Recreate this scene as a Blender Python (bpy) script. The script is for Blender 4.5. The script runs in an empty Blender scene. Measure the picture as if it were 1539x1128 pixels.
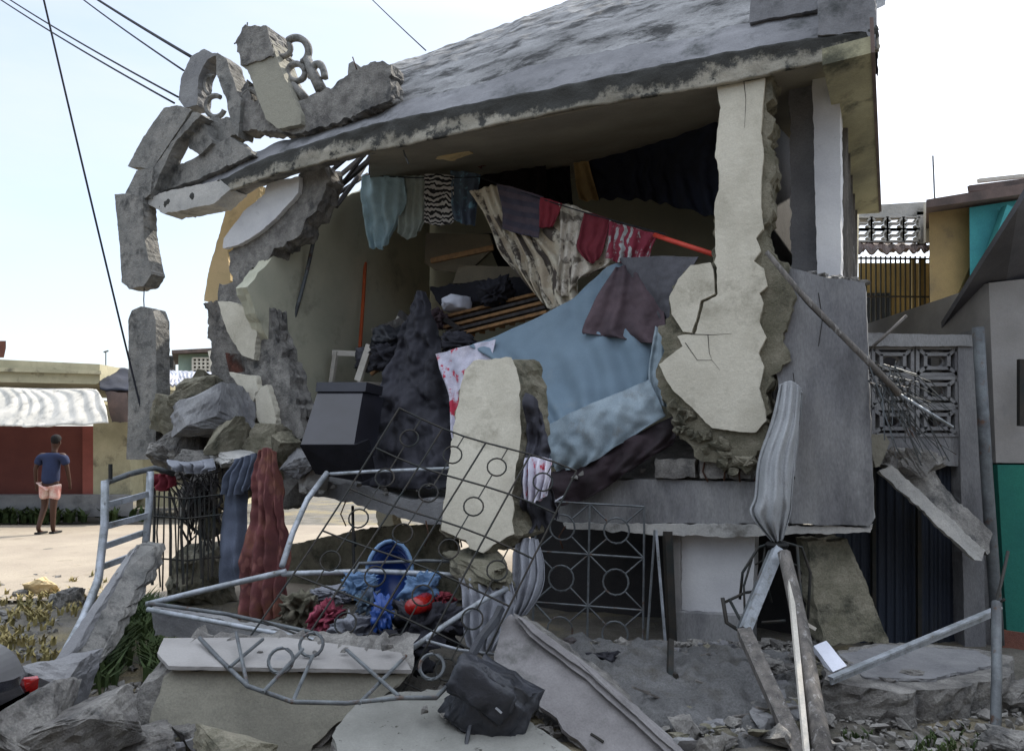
import bpy, bmesh, math, random
from mathutils import Vector, Matrix, noise
random.seed(7)
sc = bpy.context.scene
# ---------------------------------------------------------------- camera
FPX, CZ, TH = 1200.0, 1.6, math.atan(101/1200)
cam = bpy.data.objects.new('camera', bpy.data.cameras.new('camera'))
sc.collection.objects.link(cam); sc.camera = cam
cam.location = (0, 0, CZ); cam.rotation_euler = (math.pi/2+TH, 0, 0)
cam.data.sensor_width = 36; cam.data.lens = 36*FPX/1539; cam.data.clip_end = 2000
# ---------------------------------------------------------------- sky, sun, exposure
SUN_AZ, SUN_EL = math.radians(42), math.radians(42)
w = bpy.data.worlds.new('World'); sc.world = w; w.use_nodes = True
nt = w.node_tree; nt.nodes.clear()
def wn(t, **k):
    n = nt.nodes.new(t)
    for a, b in k.items(): setattr(n, a, b)
    return n
sky = wn('ShaderNodeTexSky', sky_type='NISHITA', sun_disc=False, sun_elevation=SUN_EL, sun_rotation=SUN_AZ, dust_density=1.6, air_density=1.0)
tc = wn('ShaderNodeTexCoord'); mp = wn('ShaderNodeMapping'); mp.inputs['Scale'].default_value = (1.2, 1.2, 4.5)
nz = wn('ShaderNodeTexNoise'); nz.inputs['Scale'].default_value = 1.7; nz.inputs['Detail'].default_value = 6; nz.inputs['Roughness'].default_value = .55
rp = wn('ShaderNodeValToRGB'); rp.color_ramp.elements[0].position = .25; rp.color_ramp.elements[1].position = .75; rp.color_ramp.elements[0].color = (.35,.35,.35,1); rp.color_ramp.elements[1].color = (.92,.92,.92,1)
mx = wn('ShaderNodeMix', data_type='RGBA'); mx.inputs['B'].default_value = (5.6, 5.9, 6.3, 1)
bg = wn('ShaderNodeBackground'); bg.inputs['Strength'].default_value = .12
ou = wn('ShaderNodeOutputWorld'); L = nt.links.new
L(tc.outputs['Generated'], mp.inputs['Vector']); L(mp.outputs[0], nz.inputs['Vector']); L(nz.outputs['Fac'], rp.inputs[0])
sx = wn('ShaderNodeSeparateXYZ'); mr_ = wn('ShaderNodeMapRange'); vs_ = wn('ShaderNodeVectorMath', operation='SCALE'); vs_.inputs[0].default_value = (3.25, 3.45, 3.75)    # cloud brightness raised above the visible sky, added to light the shaded front
mr_.inputs['From Min'].default_value = .48; mr_.inputs['From Max'].default_value = .72; mr_.inputs['To Min'].default_value = 1; mr_.inputs['To Max'].default_value = 3.0
L(tc.outputs['Generated'], sx.inputs[0]); L(sx.outputs[2], mr_.inputs['Value']); L(mr_.outputs[0], vs_.inputs['Scale']); L(vs_.outputs[0], mx.inputs['B'])
L(rp.outputs[0], mx.inputs['Factor']); L(sky.outputs[0], mx.inputs['A']); L(mx.outputs['Result'], bg.inputs[0]); L(bg.outputs[0], ou.inputs[0])
sd = Vector((math.sin(SUN_AZ)*math.cos(SUN_EL), math.cos(SUN_AZ)*math.cos(SUN_EL), math.sin(SUN_EL)))
sun = bpy.data.objects.new('sun', bpy.data.lights.new('sun', 'SUN')); sc.collection.objects.link(sun)
sun.data.energy = 2.6; sun.data.angle = math.radians(.5); sun.data.color = (1, .93, .82)
sun.rotation_euler = sd.to_track_quat('Z', 'Y').to_euler(); sun.location = sd*30
sc.view_settings.view_transform = 'Standard'; sc.view_settings.look = 'None'
sc.view_settings.gamma = 1; sc.view_settings.exposure = 1.3

# ---------------------------------------------------------------- geometry of the place
def ray(x, y):
    u, v = (x-769.5)/FPX, (564-y)/FPX
    return Vector((u, math.cos(TH)-v*math.sin(TH), math.sin(TH)+v*math.cos(TH)))
O = Vector((0, 0, CZ))
def P(x, y, d): r = ray(x, y); return O + r*(d/r.y)                 # a point at distance d
A = Vector((2.6, 5.8, 0)); DD = Vector((.429, .903, 0)); LL = Vector((-.903, .429, 0))
def h(x, y, t=0.): r = ray(x, y); return O + r*((t+A.dot(DD))/r.dot(DD))          # on the house's front plane, t behind it
def ws(x, y, s): r = ray(x, y); return O + r*((s+A.dot(LL))/r.dot(LL))            # on a cross wall
def g(x, y, z=0.): r = ray(x, y); return O + r*((z-CZ)/r.z)
def hz(s, t, z): return A + LL*s + DD*t + Vector((0, 0, z))
X, Y, Z = Vector((1, 0, 0)), Vector((0, 1, 0)), Vector((0, 0, 1))
def J(a): return Vector((random.uniform(-a, a), random.uniform(-a, a), random.uniform(-a, a)))

# ---------------------------------------------------------------- materials
def lin(c): return tuple(((v+.055)/1.055)**2.4 if v > .04 else v/12.92 for v in c)+(1,)
MAT = {}
def mat(name, c1, c2=None, scale=3., lo=.35, hi=.65, c3=None, s3=1., lo3=.5, hi3=.6, bump=.3, bscale=None, rough=.85, metal=0., grain=.12, pat=None, trans=0., stretch=(1,1,1), spec=.3):
    m = bpy.data.materials.new(name); m.use_nodes = True; t = m.node_tree; b = t.nodes['Principled BSDF']; N = t.nodes.new; K = t.links.new
    b.inputs['Roughness'].default_value = rough; b.inputs['Metallic'].default_value = metal; b.inputs['Specular IOR Level'].default_value = spec
    co = N('ShaderNodeTexCoord'); ma = N('ShaderNodeMapping'); ma.inputs['Scale'].default_value = stretch; K(co.outputs['Object'], ma.inputs[0])
    oi = N('ShaderNodeObjectInfo'); ml = N('ShaderNodeMath'); ml.operation = 'MULTIPLY'; ml.inputs[1].default_value = 37; K(oi.outputs['Random'], ml.inputs[0]); K(ml.outputs[0], ma.inputs['Location'])
    c2 = c2 or tuple(v*.8 for v in c1)
    def noi(s, det=8, r=.6):
        n = N('ShaderNodeTexNoise'); n.inputs['Scale'].default_value = s; n.inputs['Detail'].default_value = det; n.inputs['Roughness'].default_value = r; K(ma.outputs[0], n.inputs['Vector']); return n.outputs['Fac']
    def ramp(f, a, z):
        r = N('ShaderNodeMapRange'); r.inputs['From Min'].default_value = a; r.inputs['From Max'].default_value = z; K(f, r.inputs['Value']); return r.outputs[0]
    def mix(f, a, z, mode='MIX'):
        n = N('ShaderNodeMix'); n.data_type = 'RGBA'; n.blend_type = mode
        if isinstance(f, (int, float)): n.inputs['Factor'].default_value = f
        else: K(f, n.inputs['Factor'])
        for s, v in (('A', a), ('B', z)):
            if isinstance(v, tuple): n.inputs[s].default_value = v
            else: K(v, n.inputs[s])
        return n.outputs['Result']
    col = mix(ramp(noi(scale), lo, hi), lin(c1), lin(c2))
    if pat:
        uv = co.outputs['UV']; kind, pc, ps = pat[0], lin(pat[1]), pat[2]
        if kind == 'stripe' or kind == 'zebra':
            wv = N('ShaderNodeTexWave'); wv.inputs['Scale'].default_value = ps; wv.inputs['Distortion'].default_value = 8 if kind == 'zebra' else .4; wv.inputs['Detail'].default_value = 2; wv.bands_direction = pat[3]
            K(uv, wv.inputs['Vector']); f = ramp(wv.outputs['Fac'], .45, .55)
        elif kind == 'moss':                                            # growth along the weathered top of an edge
            sp = N('ShaderNodeSeparateXYZ'); K(uv, sp.inputs[0]); ad = N('ShaderNodeMath'); ad.operation = 'MULTIPLY_ADD'; ad.inputs[1].default_value = -1.7; K(sp.outputs[1], ad.inputs[0])
            n2 = noi(ps, 8, .75); sc2 = N('ShaderNodeMath'); sc2.operation = 'MULTIPLY'; sc2.inputs[1].default_value = 4.6; K(n2, sc2.inputs[0]); K(sc2.outputs[0], ad.inputs[2]); f = ramp(ad.outputs[0], 1.05, 1.4)
        elif kind == 'flower':
            vo = N('ShaderNodeTexVoronoi'); vo.inputs['Scale'].default_value = ps; K(uv, vo.inputs['Vector']); f = ramp(vo.outputs['Distance'], .42, .3)
        elif kind == 'block':
            br = N('ShaderNodeTexBrick'); br.inputs['Scale'].default_value = ps; br.inputs['Mortar Size'].default_value = .03; K(uv, br.inputs['Vector']); f = br.outputs['Fac']
        col = mix(f, col, pc)
    if c3: col = mix(ramp(noi(s3, 9, .7), lo3, hi3), col, lin(c3))
    if grain:
        gr = ramp(noi(90, 3), .3, .7); mr = N('ShaderNodeMapRange'); mr.inputs['To Min'].default_value = 1-grain; mr.inputs['To Max'].default_value = 1+grain; K(gr, mr.inputs['Value'])
        col = mix(1.0, col, mr.outputs[0], 'MULTIPLY')
    K(col, b.inputs['Base Color'])
    if bump:
        bn = N('ShaderNodeBump'); bn.inputs['Strength'].default_value = bump; bn.inputs['Distance'].default_value = .03; K(noi(bscale or scale*6, 10, .7), bn.inputs['Height']); K(bn.outputs[0], b.inputs['Normal'])
    if trans:
        tr = N('ShaderNodeBsdfTranslucent'); K(col, tr.inputs['Color']); ms = N('ShaderNodeMixShader'); ms.inputs[0].default_value = trans
        o = t.nodes['Material Output']; K(b.outputs[0], ms.inputs[1]); K(tr.outputs[0], ms.inputs[2]); K(ms.outputs[0], o.inputs['Surface'])
    MAT[name] = m; return m
mat('concrete', (.52,.52,.52), (.42,.42,.43), 2.5, c3=(.33,.33,.34), s3=1.7, lo3=.56, hi3=.72, bump=.5)
mat('concrete_smooth', (.53,.53,.53), (.44,.44,.45), 2.2, lo=.42, hi=.6, c3=(.32,.32,.33), s3=1.8, lo3=.5, hi3=.68, bump=.35, bscale=18, stretch=(1,1,.35), grain=.16)
mat('concrete_pale', (.70,.69,.67), (.58,.58,.57), 3, c3=(.40,.39,.37), s3=3, lo3=.58, hi3=.7, bump=.4)
mat('broken', (.55,.54,.52), (.38,.37,.36), 7, c3=(.28,.28,.28), s3=4, lo3=.52, hi3=.66, bump=1.0, bscale=22, grain=.25)
mat('broken_olive', (.52,.50,.44), (.38,.37,.31), 5, c3=(.24,.24,.20), s3=3, lo3=.52, hi3=.66, bump=.9, bscale=20, grain=.2)
mat('roof_top', (.55,.55,.55), (.42,.42,.42), 3, c3=(.19,.19,.19), s3=4, lo3=.47, hi3=.60, bump=.45, bscale=20, stretch=(.45,1,1.4), grain=.22)
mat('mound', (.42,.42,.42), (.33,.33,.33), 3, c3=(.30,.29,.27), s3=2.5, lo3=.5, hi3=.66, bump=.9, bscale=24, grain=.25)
mat('roof_smooth', (.50,.50,.51), (.40,.40,.41), 2, c3=(.24,.25,.25), s3=3, lo3=.52, hi3=.7, bump=.4)
mat('fascia', (.60,.58,.53), (.47,.46,.42), 3, c3=(.23,.23,.22), s3=6, lo3=.53, hi3=.60, pat=('moss', (.22,.22,.21), 1.4), bump=.6, bscale=20)
mat('rail', (.55,.54,.52), (.42,.42,.41), 4, c3=(.25,.25,.25), s3=6, lo3=.5, hi3=.68, bump=.8, bscale=24, grain=.2)
mat('cream', (.77,.75,.69), (.70,.68,.62), 2.2, lo=.42, hi=.6, c3=(.55,.53,.47), s3=2.6, lo3=.56, hi3=.74, bump=.3, bscale=22, grain=.08)
mat('cream_warm', (.80,.71,.55), (.74,.66,.50), 1.6, c3=(.58,.52,.40), s3=2.3, lo3=.6, hi3=.8, bump=.2, grain=.05)
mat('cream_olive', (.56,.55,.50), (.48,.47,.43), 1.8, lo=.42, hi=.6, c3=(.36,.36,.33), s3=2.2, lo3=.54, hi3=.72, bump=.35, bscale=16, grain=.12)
mat('plaster_spotted', (.50,.50,.48), (.43,.43,.41), 3, c3=(.25,.24,.22), s3=13, lo3=.61, hi3=.66, bump=.25, grain=.08)  # real spots; the base is darkened to carry occlusion shade low down
mat('white_plaster', (.80,.80,.80), (.72,.72,.73), 2, c3=(.55,.55,.56), s3=3, lo3=.6, hi3=.8, bump=.2, grain=.05)
mat('shaded_plaster', (.49,.48,.48), (.42,.41,.41), 2.5, lo=.42, hi=.6, c3=(.30,.30,.29), s3=3, lo3=.54, hi3=.7, bump=.35, bscale=20, grain=.12)  # darker copy of the grey plaster, with occlusion shade put into its colour
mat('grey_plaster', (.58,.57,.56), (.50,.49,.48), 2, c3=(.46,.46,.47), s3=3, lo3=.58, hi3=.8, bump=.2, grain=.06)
mat('inner_plaster', (.74,.73,.65), (.66,.66,.59), 1.2, c3=(.42,.42,.38), s3=1.4, lo3=.55, hi3=.8, bump=.15, grain=.05)
mat('ceiling', (.60,.58,.53), (.52,.50,.46), 1.5, bump=.2)
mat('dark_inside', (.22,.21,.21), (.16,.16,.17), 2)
mat('soffit', (.68,.66,.54), (.52,.51,.43), 2, c3=(.30,.30,.25), s3=2.5, lo3=.52, hi3=.66, bump=.3, stretch=(1,.5,1))
mat('ground_dirt', (.45,.43,.40), (.33,.32,.29), 3, c3=(.50,.46,.36), s3=.7, lo3=.5, hi3=.62, bump=.9, bscale=30, grain=.3)
mat('street_dust', (.60,.56,.50), (.53,.49,.44), .8, c3=(.48,.44,.38), s3=2.4, lo3=.58, hi3=.72, bump=.4, bscale=18, grain=.15)
mat('gravel', (.55,.54,.52), (.36,.35,.34), 4, bump=.5, grain=.2)
mat('grass_dry', (.60,.54,.36), (.42,.40,.25), 5, bump=0)
mat('weed', (.17,.23,.12), (.27,.32,.18), 5, bump=0, trans=.2)
mat('steel_pale', (.66,.68,.71), (.50,.52,.53), 9, c3=(.40,.36,.32), s3=18, lo3=.58, hi3=.72, rough=.5, metal=.3, bump=.1)
mat('steel_grey', (.42,.44,.45), (.30,.31,.32), 8, c3=(.33,.24,.18), s3=9, lo3=.56, hi3=.66, rough=.6, metal=.3, bump=.1)
mat('steel_dark', (.15,.17,.17), (.22,.20,.18), 8, rough=.6, metal=.3, bump=.1)
mat('cable', (.16,.17,.20), (.13,.13,.15), 3, bump=0)
mat('black_gloss', (.13,.13,.15), (.17,.17,.20), 4, rough=.3, bump=.03, spec=.5, grain=0)
mat('black_cloth', (.15,.15,.18), (.10,.10,.12), 4, bump=.3)
mat('bag_black', (.12,.13,.15), (.17,.18,.21), 6, rough=.45, bump=.25, spec=.5)
mat('dark_drape', (.24,.24,.27), (.17,.17,.19), 2, bump=.3)
mat('blue_sheet', (.52,.60,.66), (.47,.55,.61), 1.2, c3=(.58,.62,.64), s3=1.5, lo3=.55, hi3=.75, bump=.06, trans=.25, grain=.05)
mat('rag_wool', (.30,.28,.28), (.22,.21,.22), 5, bump=.4)
mat('blue_dusty', (.56,.61,.64), (.48,.54,.58), 3, c3=(.46,.46,.45), s3=4, lo3=.55, hi3=.75, bump=.15, bscale=25)
mat('teal_sheet', (.32,.52,.60), (.26,.44,.52), 2, bump=.15, trans=.2)
mat('brown_sheet', (.38,.32,.34), (.28,.24,.26), 2, bump=.2)
mat('slate_cloth', (.35,.35,.37), (.28,.28,.30), 2, bump=.2)
mat('maroon', (.20,.16,.18), (.15,.13,.14), 3, bump=.3)
mat('shirt_blue', (.70,.80,.83), (.62,.73,.77), 3, bump=.15, trans=.2)
mat('shirt_grey', (.70,.74,.71), (.62,.66,.64), 3, bump=.15, trans=.2)
mat('zebra', (.72,.71,.70), (.65,.64,.63), 3, pat=('zebra', (.12,.12,.13), 3.2, 'Y'), bump=.1)
mat('night_cloth', (.13,.15,.22), (.10,.11,.15), 4, bump=.2)
mat('navy_cloth', (.27,.30,.36), (.30,.36,.41), 4, c3=(.40,.55,.62), s3=5, lo3=.55, hi3=.62, bump=.2)
mat('curtain_print', (.78,.73,.64), (.70,.65,.57), 3, pat=('zebra', (.33,.30,.28), 1.7, 'X'), c3=(.80,.77,.70), s3=5, lo3=.48, hi3=.55, bump=.15, trans=.15)
mat('curtain_plain', (.74,.71,.65), (.60,.57,.51), 3, pat=('zebra', (.42,.39,.35), 1.2, 'Y'), c3=(.80,.77,.72), s3=6, lo3=.46, hi3=.55, bump=.15, trans=.1)
mat('towel', (.36,.32,.35), (.29,.26,.30), 3, pat=('stripe', (.27,.26,.31), 1.4, 'Y'), bump=.5, bscale=60)
mat('red_cloth', (.46,.17,.21), (.38,.14,.18), 3, bump=.3)
mat('red_dark', (.52,.18,.22), (.40,.15,.19), 3, bump=.3)
mat('floral_red', (.50,.19,.25), (.40,.16,.21), 3, pat=('zebra', (.62,.64,.64), 2.2, 'X'), c3=(.48,.18,.24), s3=6, lo3=.46, hi3=.52, bump=.15)
mat('pink_white', (.80,.78,.82), (.70,.70,.76), 3, c3=(.70,.22,.30), s3=4, lo3=.52, hi3=.56, bump=.15)
mat('curtain_red', (.40,.23,.23), (.32,.19,.19), 4, pat=('flower', (.46,.30,.28), 12), c3=(.42,.28,.20), s3=3, lo3=.5, hi3=.7, bump=.2)
mat('curtain_blue', (.42,.45,.52), (.35,.38,.44), 2, bump=.2, trans=.15)
mat('grey_curtain', (.60,.61,.64), (.50,.51,.54), 3, c3=(.42,.42,.44), s3=4, lo3=.55, hi3=.7, bump=.3, trans=.1)
mat('white_cloth', (.62,.63,.64), (.55,.56,.57), 3, c3=(.50,.50,.50), s3=5, lo3=.55, hi3=.7, bump=.3, trans=.1)
mat('blue_plastic', (.18,.32,.60), (.15,.26,.50), 3, rough=.35, bump=.05, grain=0, spec=.5)
mat('blue_pale', (.42,.53,.66), (.33,.44,.57), 3, rough=.5, bump=.1)
mat('pink_plastic', (.60,.26,.34), (.50,.22,.28), 3, rough=.5, bump=.2)
mat('wood', (.55,.42,.28), (.42,.32,.22), 3, stretch=(6,1,6), bump=.2)
mat('wood_grey', (.46,.44,.42), (.32,.31,.30), 4, stretch=(5,5,.6), c3=(.58,.57,.56), s3=6, lo3=.56, hi3=.66, bump=.5)
mat('wood_dark', (.25,.24,.24), (.17,.16,.16), 4, stretch=(5,5,.6), bump=.3)
mat('wood_white', (.78,.76,.72), (.68,.66,.62), 4, bump=.15)
mat('cardboard', (.52,.49,.42), (.44,.41,.36), 2, bump=.2)
mat('orange', (.70,.33,.17), (.60,.28,.15), 4, bump=.1, rough=.5)
mat('coral', (.80,.30,.24), (.75,.27,.22), 4, bump=.05, rough=.5)
mat('gate_blue', (.19,.22,.27), (.14,.16,.20), 1.5, c3=(.22,.22,.20), s3=2, lo3=.55, hi3=.75, rough=.6, bump=.1, stretch=(1,1,.3))
mat('teal_paint', (.28,.60,.60), (.24,.52,.54), 2, bump=.15)
mat('green_paint', (.13,.40,.35), (.11,.36,.33), 2, bump=.15)
mat('ochre', (.68,.58,.40), (.58,.50,.36), 2, c3=(.45,.40,.32), s3=2, lo3=.55, hi3=.75, bump=.2)
mat('yellow_wall', (.60,.53,.36), (.50,.44,.31), 2, bump=.2)
mat('tin', (.72,.73,.76), (.55,.55,.58), 1.5, c3=(.45,.38,.34), s3=2, lo3=.58, hi3=.7, rough=.45, metal=.3, bump=.1)
mat('tin_rust', (.42,.36,.34), (.30,.27,.26), 3, bump=.2)
mat('awning', (.82,.80,.76), (.68,.67,.64), 2, c3=(.48,.47,.46), s3=4, lo3=.55, hi3=.75, bump=.2, stretch=(1.6,1,.5), trans=.15)
mat('shop_brown', (.42,.24,.21), (.36,.20,.18), 1.2, bump=.15)
mat('shop_red', (.58,.33,.29), (.50,.28,.25), 1.5, bump=.15)
mat('old_cream', (.72,.69,.58), (.60,.58,.48), 1.5, c3=(.40,.38,.32), s3=2.2, lo3=.55, hi3=.7, bump=.3)
mat('pale_green', (.52,.58,.54), (.44,.50,.47), 2, bump=.1)
mat('tarp', (.13,.14,.17), (.18,.19,.23), 3, bump=.3)
mat('skin', (.25,.16,.12), (.22,.14,.10), 4, bump=0, rough=.6)
mat('hair', (.08,.07,.07), (.06,.05,.05), 4, bump=.2)
mat('shirt_navy', (.14,.18,.29), (.11,.14,.24), 3, bump=.2)
mat('shorts', (.70,.45,.42), (.80,.74,.70), 6, bump=.2)
mat('crack', (.20,.19,.18), (.15,.15,.14), 6, bump=0)
mat('paper', (.85,.86,.90), (.78,.79,.83), 3, bump=.1, grain=.04)
mat('car_paint', (.10,.10,.12), (.12,.12,.14), 3, rough=.15, bump=0, spec=.6, grain=0)
mat('car_glare', (.42,.42,.42), (.36,.36,.37), 3, rough=.25, bump=0, spec=.6, grain=0)  # pale tone standing for the glare on the black bonnet
mat('glass_dark', (.08,.09,.10), (.10,.11,.12), 3, rough=.08, bump=0, spec=.6, grain=0)
mat('rust', (.32,.22,.17), (.22,.16,.13), 12, bump=.3)
mat('rubber', (.09,.09,.09), (.12,.12,.12), 6, bump=.2)
mat('lamp_red', (.62,.08,.07), (.52,.07,.06), 3, rough=.2, bump=0, spec=.6, grain=0)
mat('brick_red', (.42,.27,.22), (.36,.23,.20), 6, bump=.4)

# ---------------------------------------------------------------- mesh helpers
class MB:
    def __init__(s): s.v, s.f, s.uv, s.smooth = [], [], [], False
    def add(s, v, f, uv=None):
        o = len(s.v); s.v += [Vector(p) for p in v]; s.f += [tuple(i+o for i in q) for q in f]; s.uv += uv or [(0, 0)]*len(v); return s
    def box(s, c, sx, sy, sz, R=None):
        R = R or Matrix.Identity(3); q = [Vector(c)+R@Vector((a*sx/2, b*sy/2, e*sz/2)) for e in (-1, 1) for a, b in ((-1,-1),(1,-1),(1,1),(-1,1))]
        return s.add(q, [(3,2,1,0),(4,5,6,7),(0,1,5,4),(1,2,6,5),(2,3,7,6),(3,0,4,7)])
    def beam(s, p, q, wd, ht, up=Z, end=1.):
        p, q = Vector(p), Vector(q); d = (q-p).normalized(); a = d.cross(up).normalized(); b = a.cross(d)
        v = []
        for c, k in ((p, 1), (q, end)): v += [c+a*wd/2*i*k+b*ht/2*j*k for i, j in ((-1,-1),(1,-1),(1,1),(-1,1))]
        return s.add(v, [(3,2,1,0),(4,5,6,7),(0,1,5,4),(1,2,6,5),(2,3,7,6),(3,0,4,7)])
    def tube(s, pts, r, n=6, r1=None, closed=False):
        pts = [Vector(p) for p in pts]; m = len(pts); r1 = r if r1 is None else r1; v, f = [], []; up = None
        for i, p in enumerate(pts):
            d = (pts[(i+1) % m if closed else min(i+1, m-1)]-pts[(i-1) % m if closed else max(i-1, 0)]).normalized()
            if up is None: up = Z if abs(d.z) < .9 else X
            a = d.cross(up); a = a.normalized() if a.length > 1e-4 else d.orthogonal().normalized(); b = a.cross(d); up = b if not closed else up
            rr = r+(r1-r)*i/max(1, m-1)
            v += [p+(a*math.cos(k*math.tau/n)+b*math.sin(k*math.tau/n))*rr for k in range(n)]
        for i in range(m if closed else m-1):
            for k in range(n): f.append((i*n+k, i*n+(k+1) % n, ((i+1) % m)*n+(k+1) % n, ((i+1) % m)*n+k))
        if not closed: f += [tuple(range(n-1, -1, -1)), tuple((m-1)*n+k for k in range(n))]
        return s.add(v, f)
    def ring(s, c, r, u, v, tr, n=16): return s.tube([c+u*r*math.cos(k*math.tau/n)+v*r*math.sin(k*math.tau/n) for k in range(n)], tr, 5, closed=True)
    def slab(s, pts, vec, jit=.015, seg=.05, layers=6, taper=0.):
        pts = [Vector(p) for p in pts]; n = Vector((0, 0, 0))
        for i, p in enumerate(pts): q = pts[(i+1) % len(pts)]; n += p.cross(q)
        n = n.normalized(); ring = []; cen = sum(pts, Vector())/len(pts)
        for i, p in enumerate(pts):
            q = pts[(i+1) % len(pts)]; e = q-p; k = max(1, int(e.length/(seg*.55))) if jit else 1; side = n.cross(e).normalized() if e.length > 1e-6 else n
            for j in range(k):
                q2 = p+e*(j/k); o2 = noise.noise(q2*9)*1.5+noise.noise(q2*27+Vector((9, 0, 0)))*1.1+noise.noise(q2*70)*.6
                ring.append(q2+side*jit*o2 if jit else q2)
        m = len(ring); v = []; layers = layers if jit else 1
        for l in range(layers+1):
            for p in ring:
                q = p+vec*(l/layers)
                if 0 < l and jit: q = q+noise.noise_vector(q*14)*jit*1.1+noise.noise_vector(q*45)*jit*.9+(cen-p)*taper*l/layers
                v.append(q)
        f = [tuple(range(m)), tuple(layers*m+k for k in range(m-1, -1, -1))]
        for l in range(layers):
            for k in range(m): f.append((l*m+k, l*m+(k+1) % m, (l+1)*m+(k+1) % m, (l+1)*m+k))
        return s.add(v, f)
    def patch(s, ctrl, nu=30, nv=20, amp=0., fr=3., nrm=None, folds=0., ff=6., seed=0, hem=0.):
        R, C = len(ctrl), len(ctrl[0])
        def cr(a, b, c, d, t): return .5*((2*b)+(c-a)*t+(2*a-5*b+4*c-d)*t*t+(3*b-a-3*c+d)*t*t*t)
        def ev(L_, t):
            m = len(L_)-1; x = min(max(t, 0), 1)*m; i = min(int(x), m-1); x -= i
            return cr(L_[max(i-1, 0)], L_[i], L_[i+1], L_[min(i+2, m)], x)
        v, uv = [], []
        off = Vector((seed*3.7, seed*1.3, 0)); nrm = nrm or Vector((-.3, -.95, 0)).normalized()
        for j in range(nv+1):
            y = j/nv
            for i in range(nu+1):
                x = i/nu; yy = y*(1-hem*abs(noise.noise(Vector((x*9+seed, seed, 0))))) if hem else y
                p = ev([ev(r, x) for r in ctrl], yy)
                p = p+nrm*(amp*noise.noise(p*fr+off)+amp*.4*noise.noise(p*fr*3+off))
                if folds: p = p+nrm*folds*(math.sin(ff*math.tau*(x+.12*noise.noise(Vector((x*2, y*2.5, seed)))))*(.35+.65*y))
                v.append(p); uv.append((x, y))
        f = [(j*(nu+1)+i, j*(nu+1)+i+1, (j+1)*(nu+1)+i+1, (j+1)*(nu+1)+i) for j in range(nv) for i in range(nu)]
        return s.add(v, f, uv)
    def rock(s, c, sx, sy, sz, seed=0, rough=.12, R=None, n=14, cuts=2):
        rnd = random.Random(seed); bm = bmesh.new()
        for _ in range(n):
            p = Vector((rnd.uniform(-1, 1), rnd.uniform(-1, 1), rnd.uniform(-1, 1))); k = max(abs(p.x), abs(p.y), abs(p.z)); p = p/k*rnd.uniform(.75, 1)
            bm.verts.new(p*.5)
        r = bmesh.ops.convex_hull(bm, input=bm.verts); bmesh.ops.delete(bm, geom=[e for e in r['geom_interior'] if isinstance(e, bmesh.types.BMVert)], context='VERTS')
        bmesh.ops.triangulate(bm, faces=bm.faces)
        if cuts: bmesh.ops.subdivide_edges(bm, edges=bm.edges, cuts=cuts, use_grid_fill=True)
        R = R or Matrix.Rotation(rnd.uniform(0, 3), 3, 'Z')
        bm.verts.ensure_lookup_table(); v = []
        for q in bm.verts:
            p = q.co; a0 = Vector((seed*1.7, 0, 0))
            p = p*(1-rough*abs(noise.noise(p*5+a0))*1.6-rough*.8*abs(noise.noise(p*11+a0))) if rough >= .5 else p*(1+rough*noise.noise(p*4+a0)+rough*.7*noise.noise(p*10+a0)+rough*.5*noise.noise(p*23+a0))
            v.append(Vector(c)+R@Vector((p.x*sx, p.y*sy, p.z*sz)))
        f = [tuple(q.index for q in fc.verts) for fc in bm.faces]; bm.free(); return s.add(v, f)
    def mesh(s, name, m):
        me = bpy.data.meshes.new(name); me.from_pydata([tuple(p) for p in s.v], [], s.f); me.validate()
        bm = bmesh.new(); bm.from_mesh(me); bmesh.ops.recalc_face_normals(bm, faces=bm.faces); bm.to_mesh(me); bm.free()
        ul = me.uv_layers.new(name='UVMap')
        for lp in me.loops: ul.data[lp.index].uv = s.uv[lp.vertex_index]
        me.materials.append(MAT[m])
        if s.smooth:
            for p in me.polygons: p.use_smooth = True
        return me
def tags(o, label, cat, group=None, kind=None):
    if label: o['label'] = label
    if cat: o['category'] = cat
    if group: o['group'] = group
    if kind: o['kind'] = kind
def struct(name, mb, m, kind='structure', label=None, cat=None):
    o = bpy.data.objects.new(name, mb.mesh(name, m)); sc.collection.objects.link(o); tags(o, label, cat, None, kind); return o
class Thing:
    def __init__(s, name, label, cat, group=None): s.a = (name, label, cat, group); s.parts = []
    def part(s, name, mb, m, parent=None, label=None, thick=0, sub=0):
        o = bpy.data.objects.new(name, mb.mesh(name, m)); sc.collection.objects.link(o)
        if label: o['label'] = label
        if thick: md = o.modifiers.new('thick', 'SOLIDIFY'); md.thickness = thick; md.offset = 0
        if sub: md = o.modifiers.new('sub', 'SUBSURF'); md.levels = sub; md.render_levels = sub
        s.parts.append((o, parent)); return o
    def done(s, base=None):
        vs = [v.co for o, _ in s.parts for v in o.data.vertices]
        if base is None: base = Vector((sum(v.x for v in vs)/len(vs), sum(v.y for v in vs)/len(vs), min(v.z for v in vs)))
        r = bpy.data.objects.new(s.a[0], None); sc.collection.objects.link(r); r.location = base; r.empty_display_size = .2; tags(r, *s.a[1:])
        for o, par in s.parts: o.data.transform(Matrix.Translation(-base)); o.parent = par or r
        return r
def single(name, label, cat, mb, m, group=None, thick=0, sub=0):
    t = Thing(name, label, cat, group); o = t.part(name, mb, m, None, None, thick, sub)
    vs = [v.co for v in o.data.vertices]; base = Vector((sum(v.x for v in vs)/len(vs), sum(v.y for v in vs)/len(vs), min(v.z for v in vs)))
    o.data.transform(Matrix.Translation(-base)); o.location = base; tags(o, label, cat, group); return o
def sm(mb): mb.smooth = True; return mb
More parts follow.
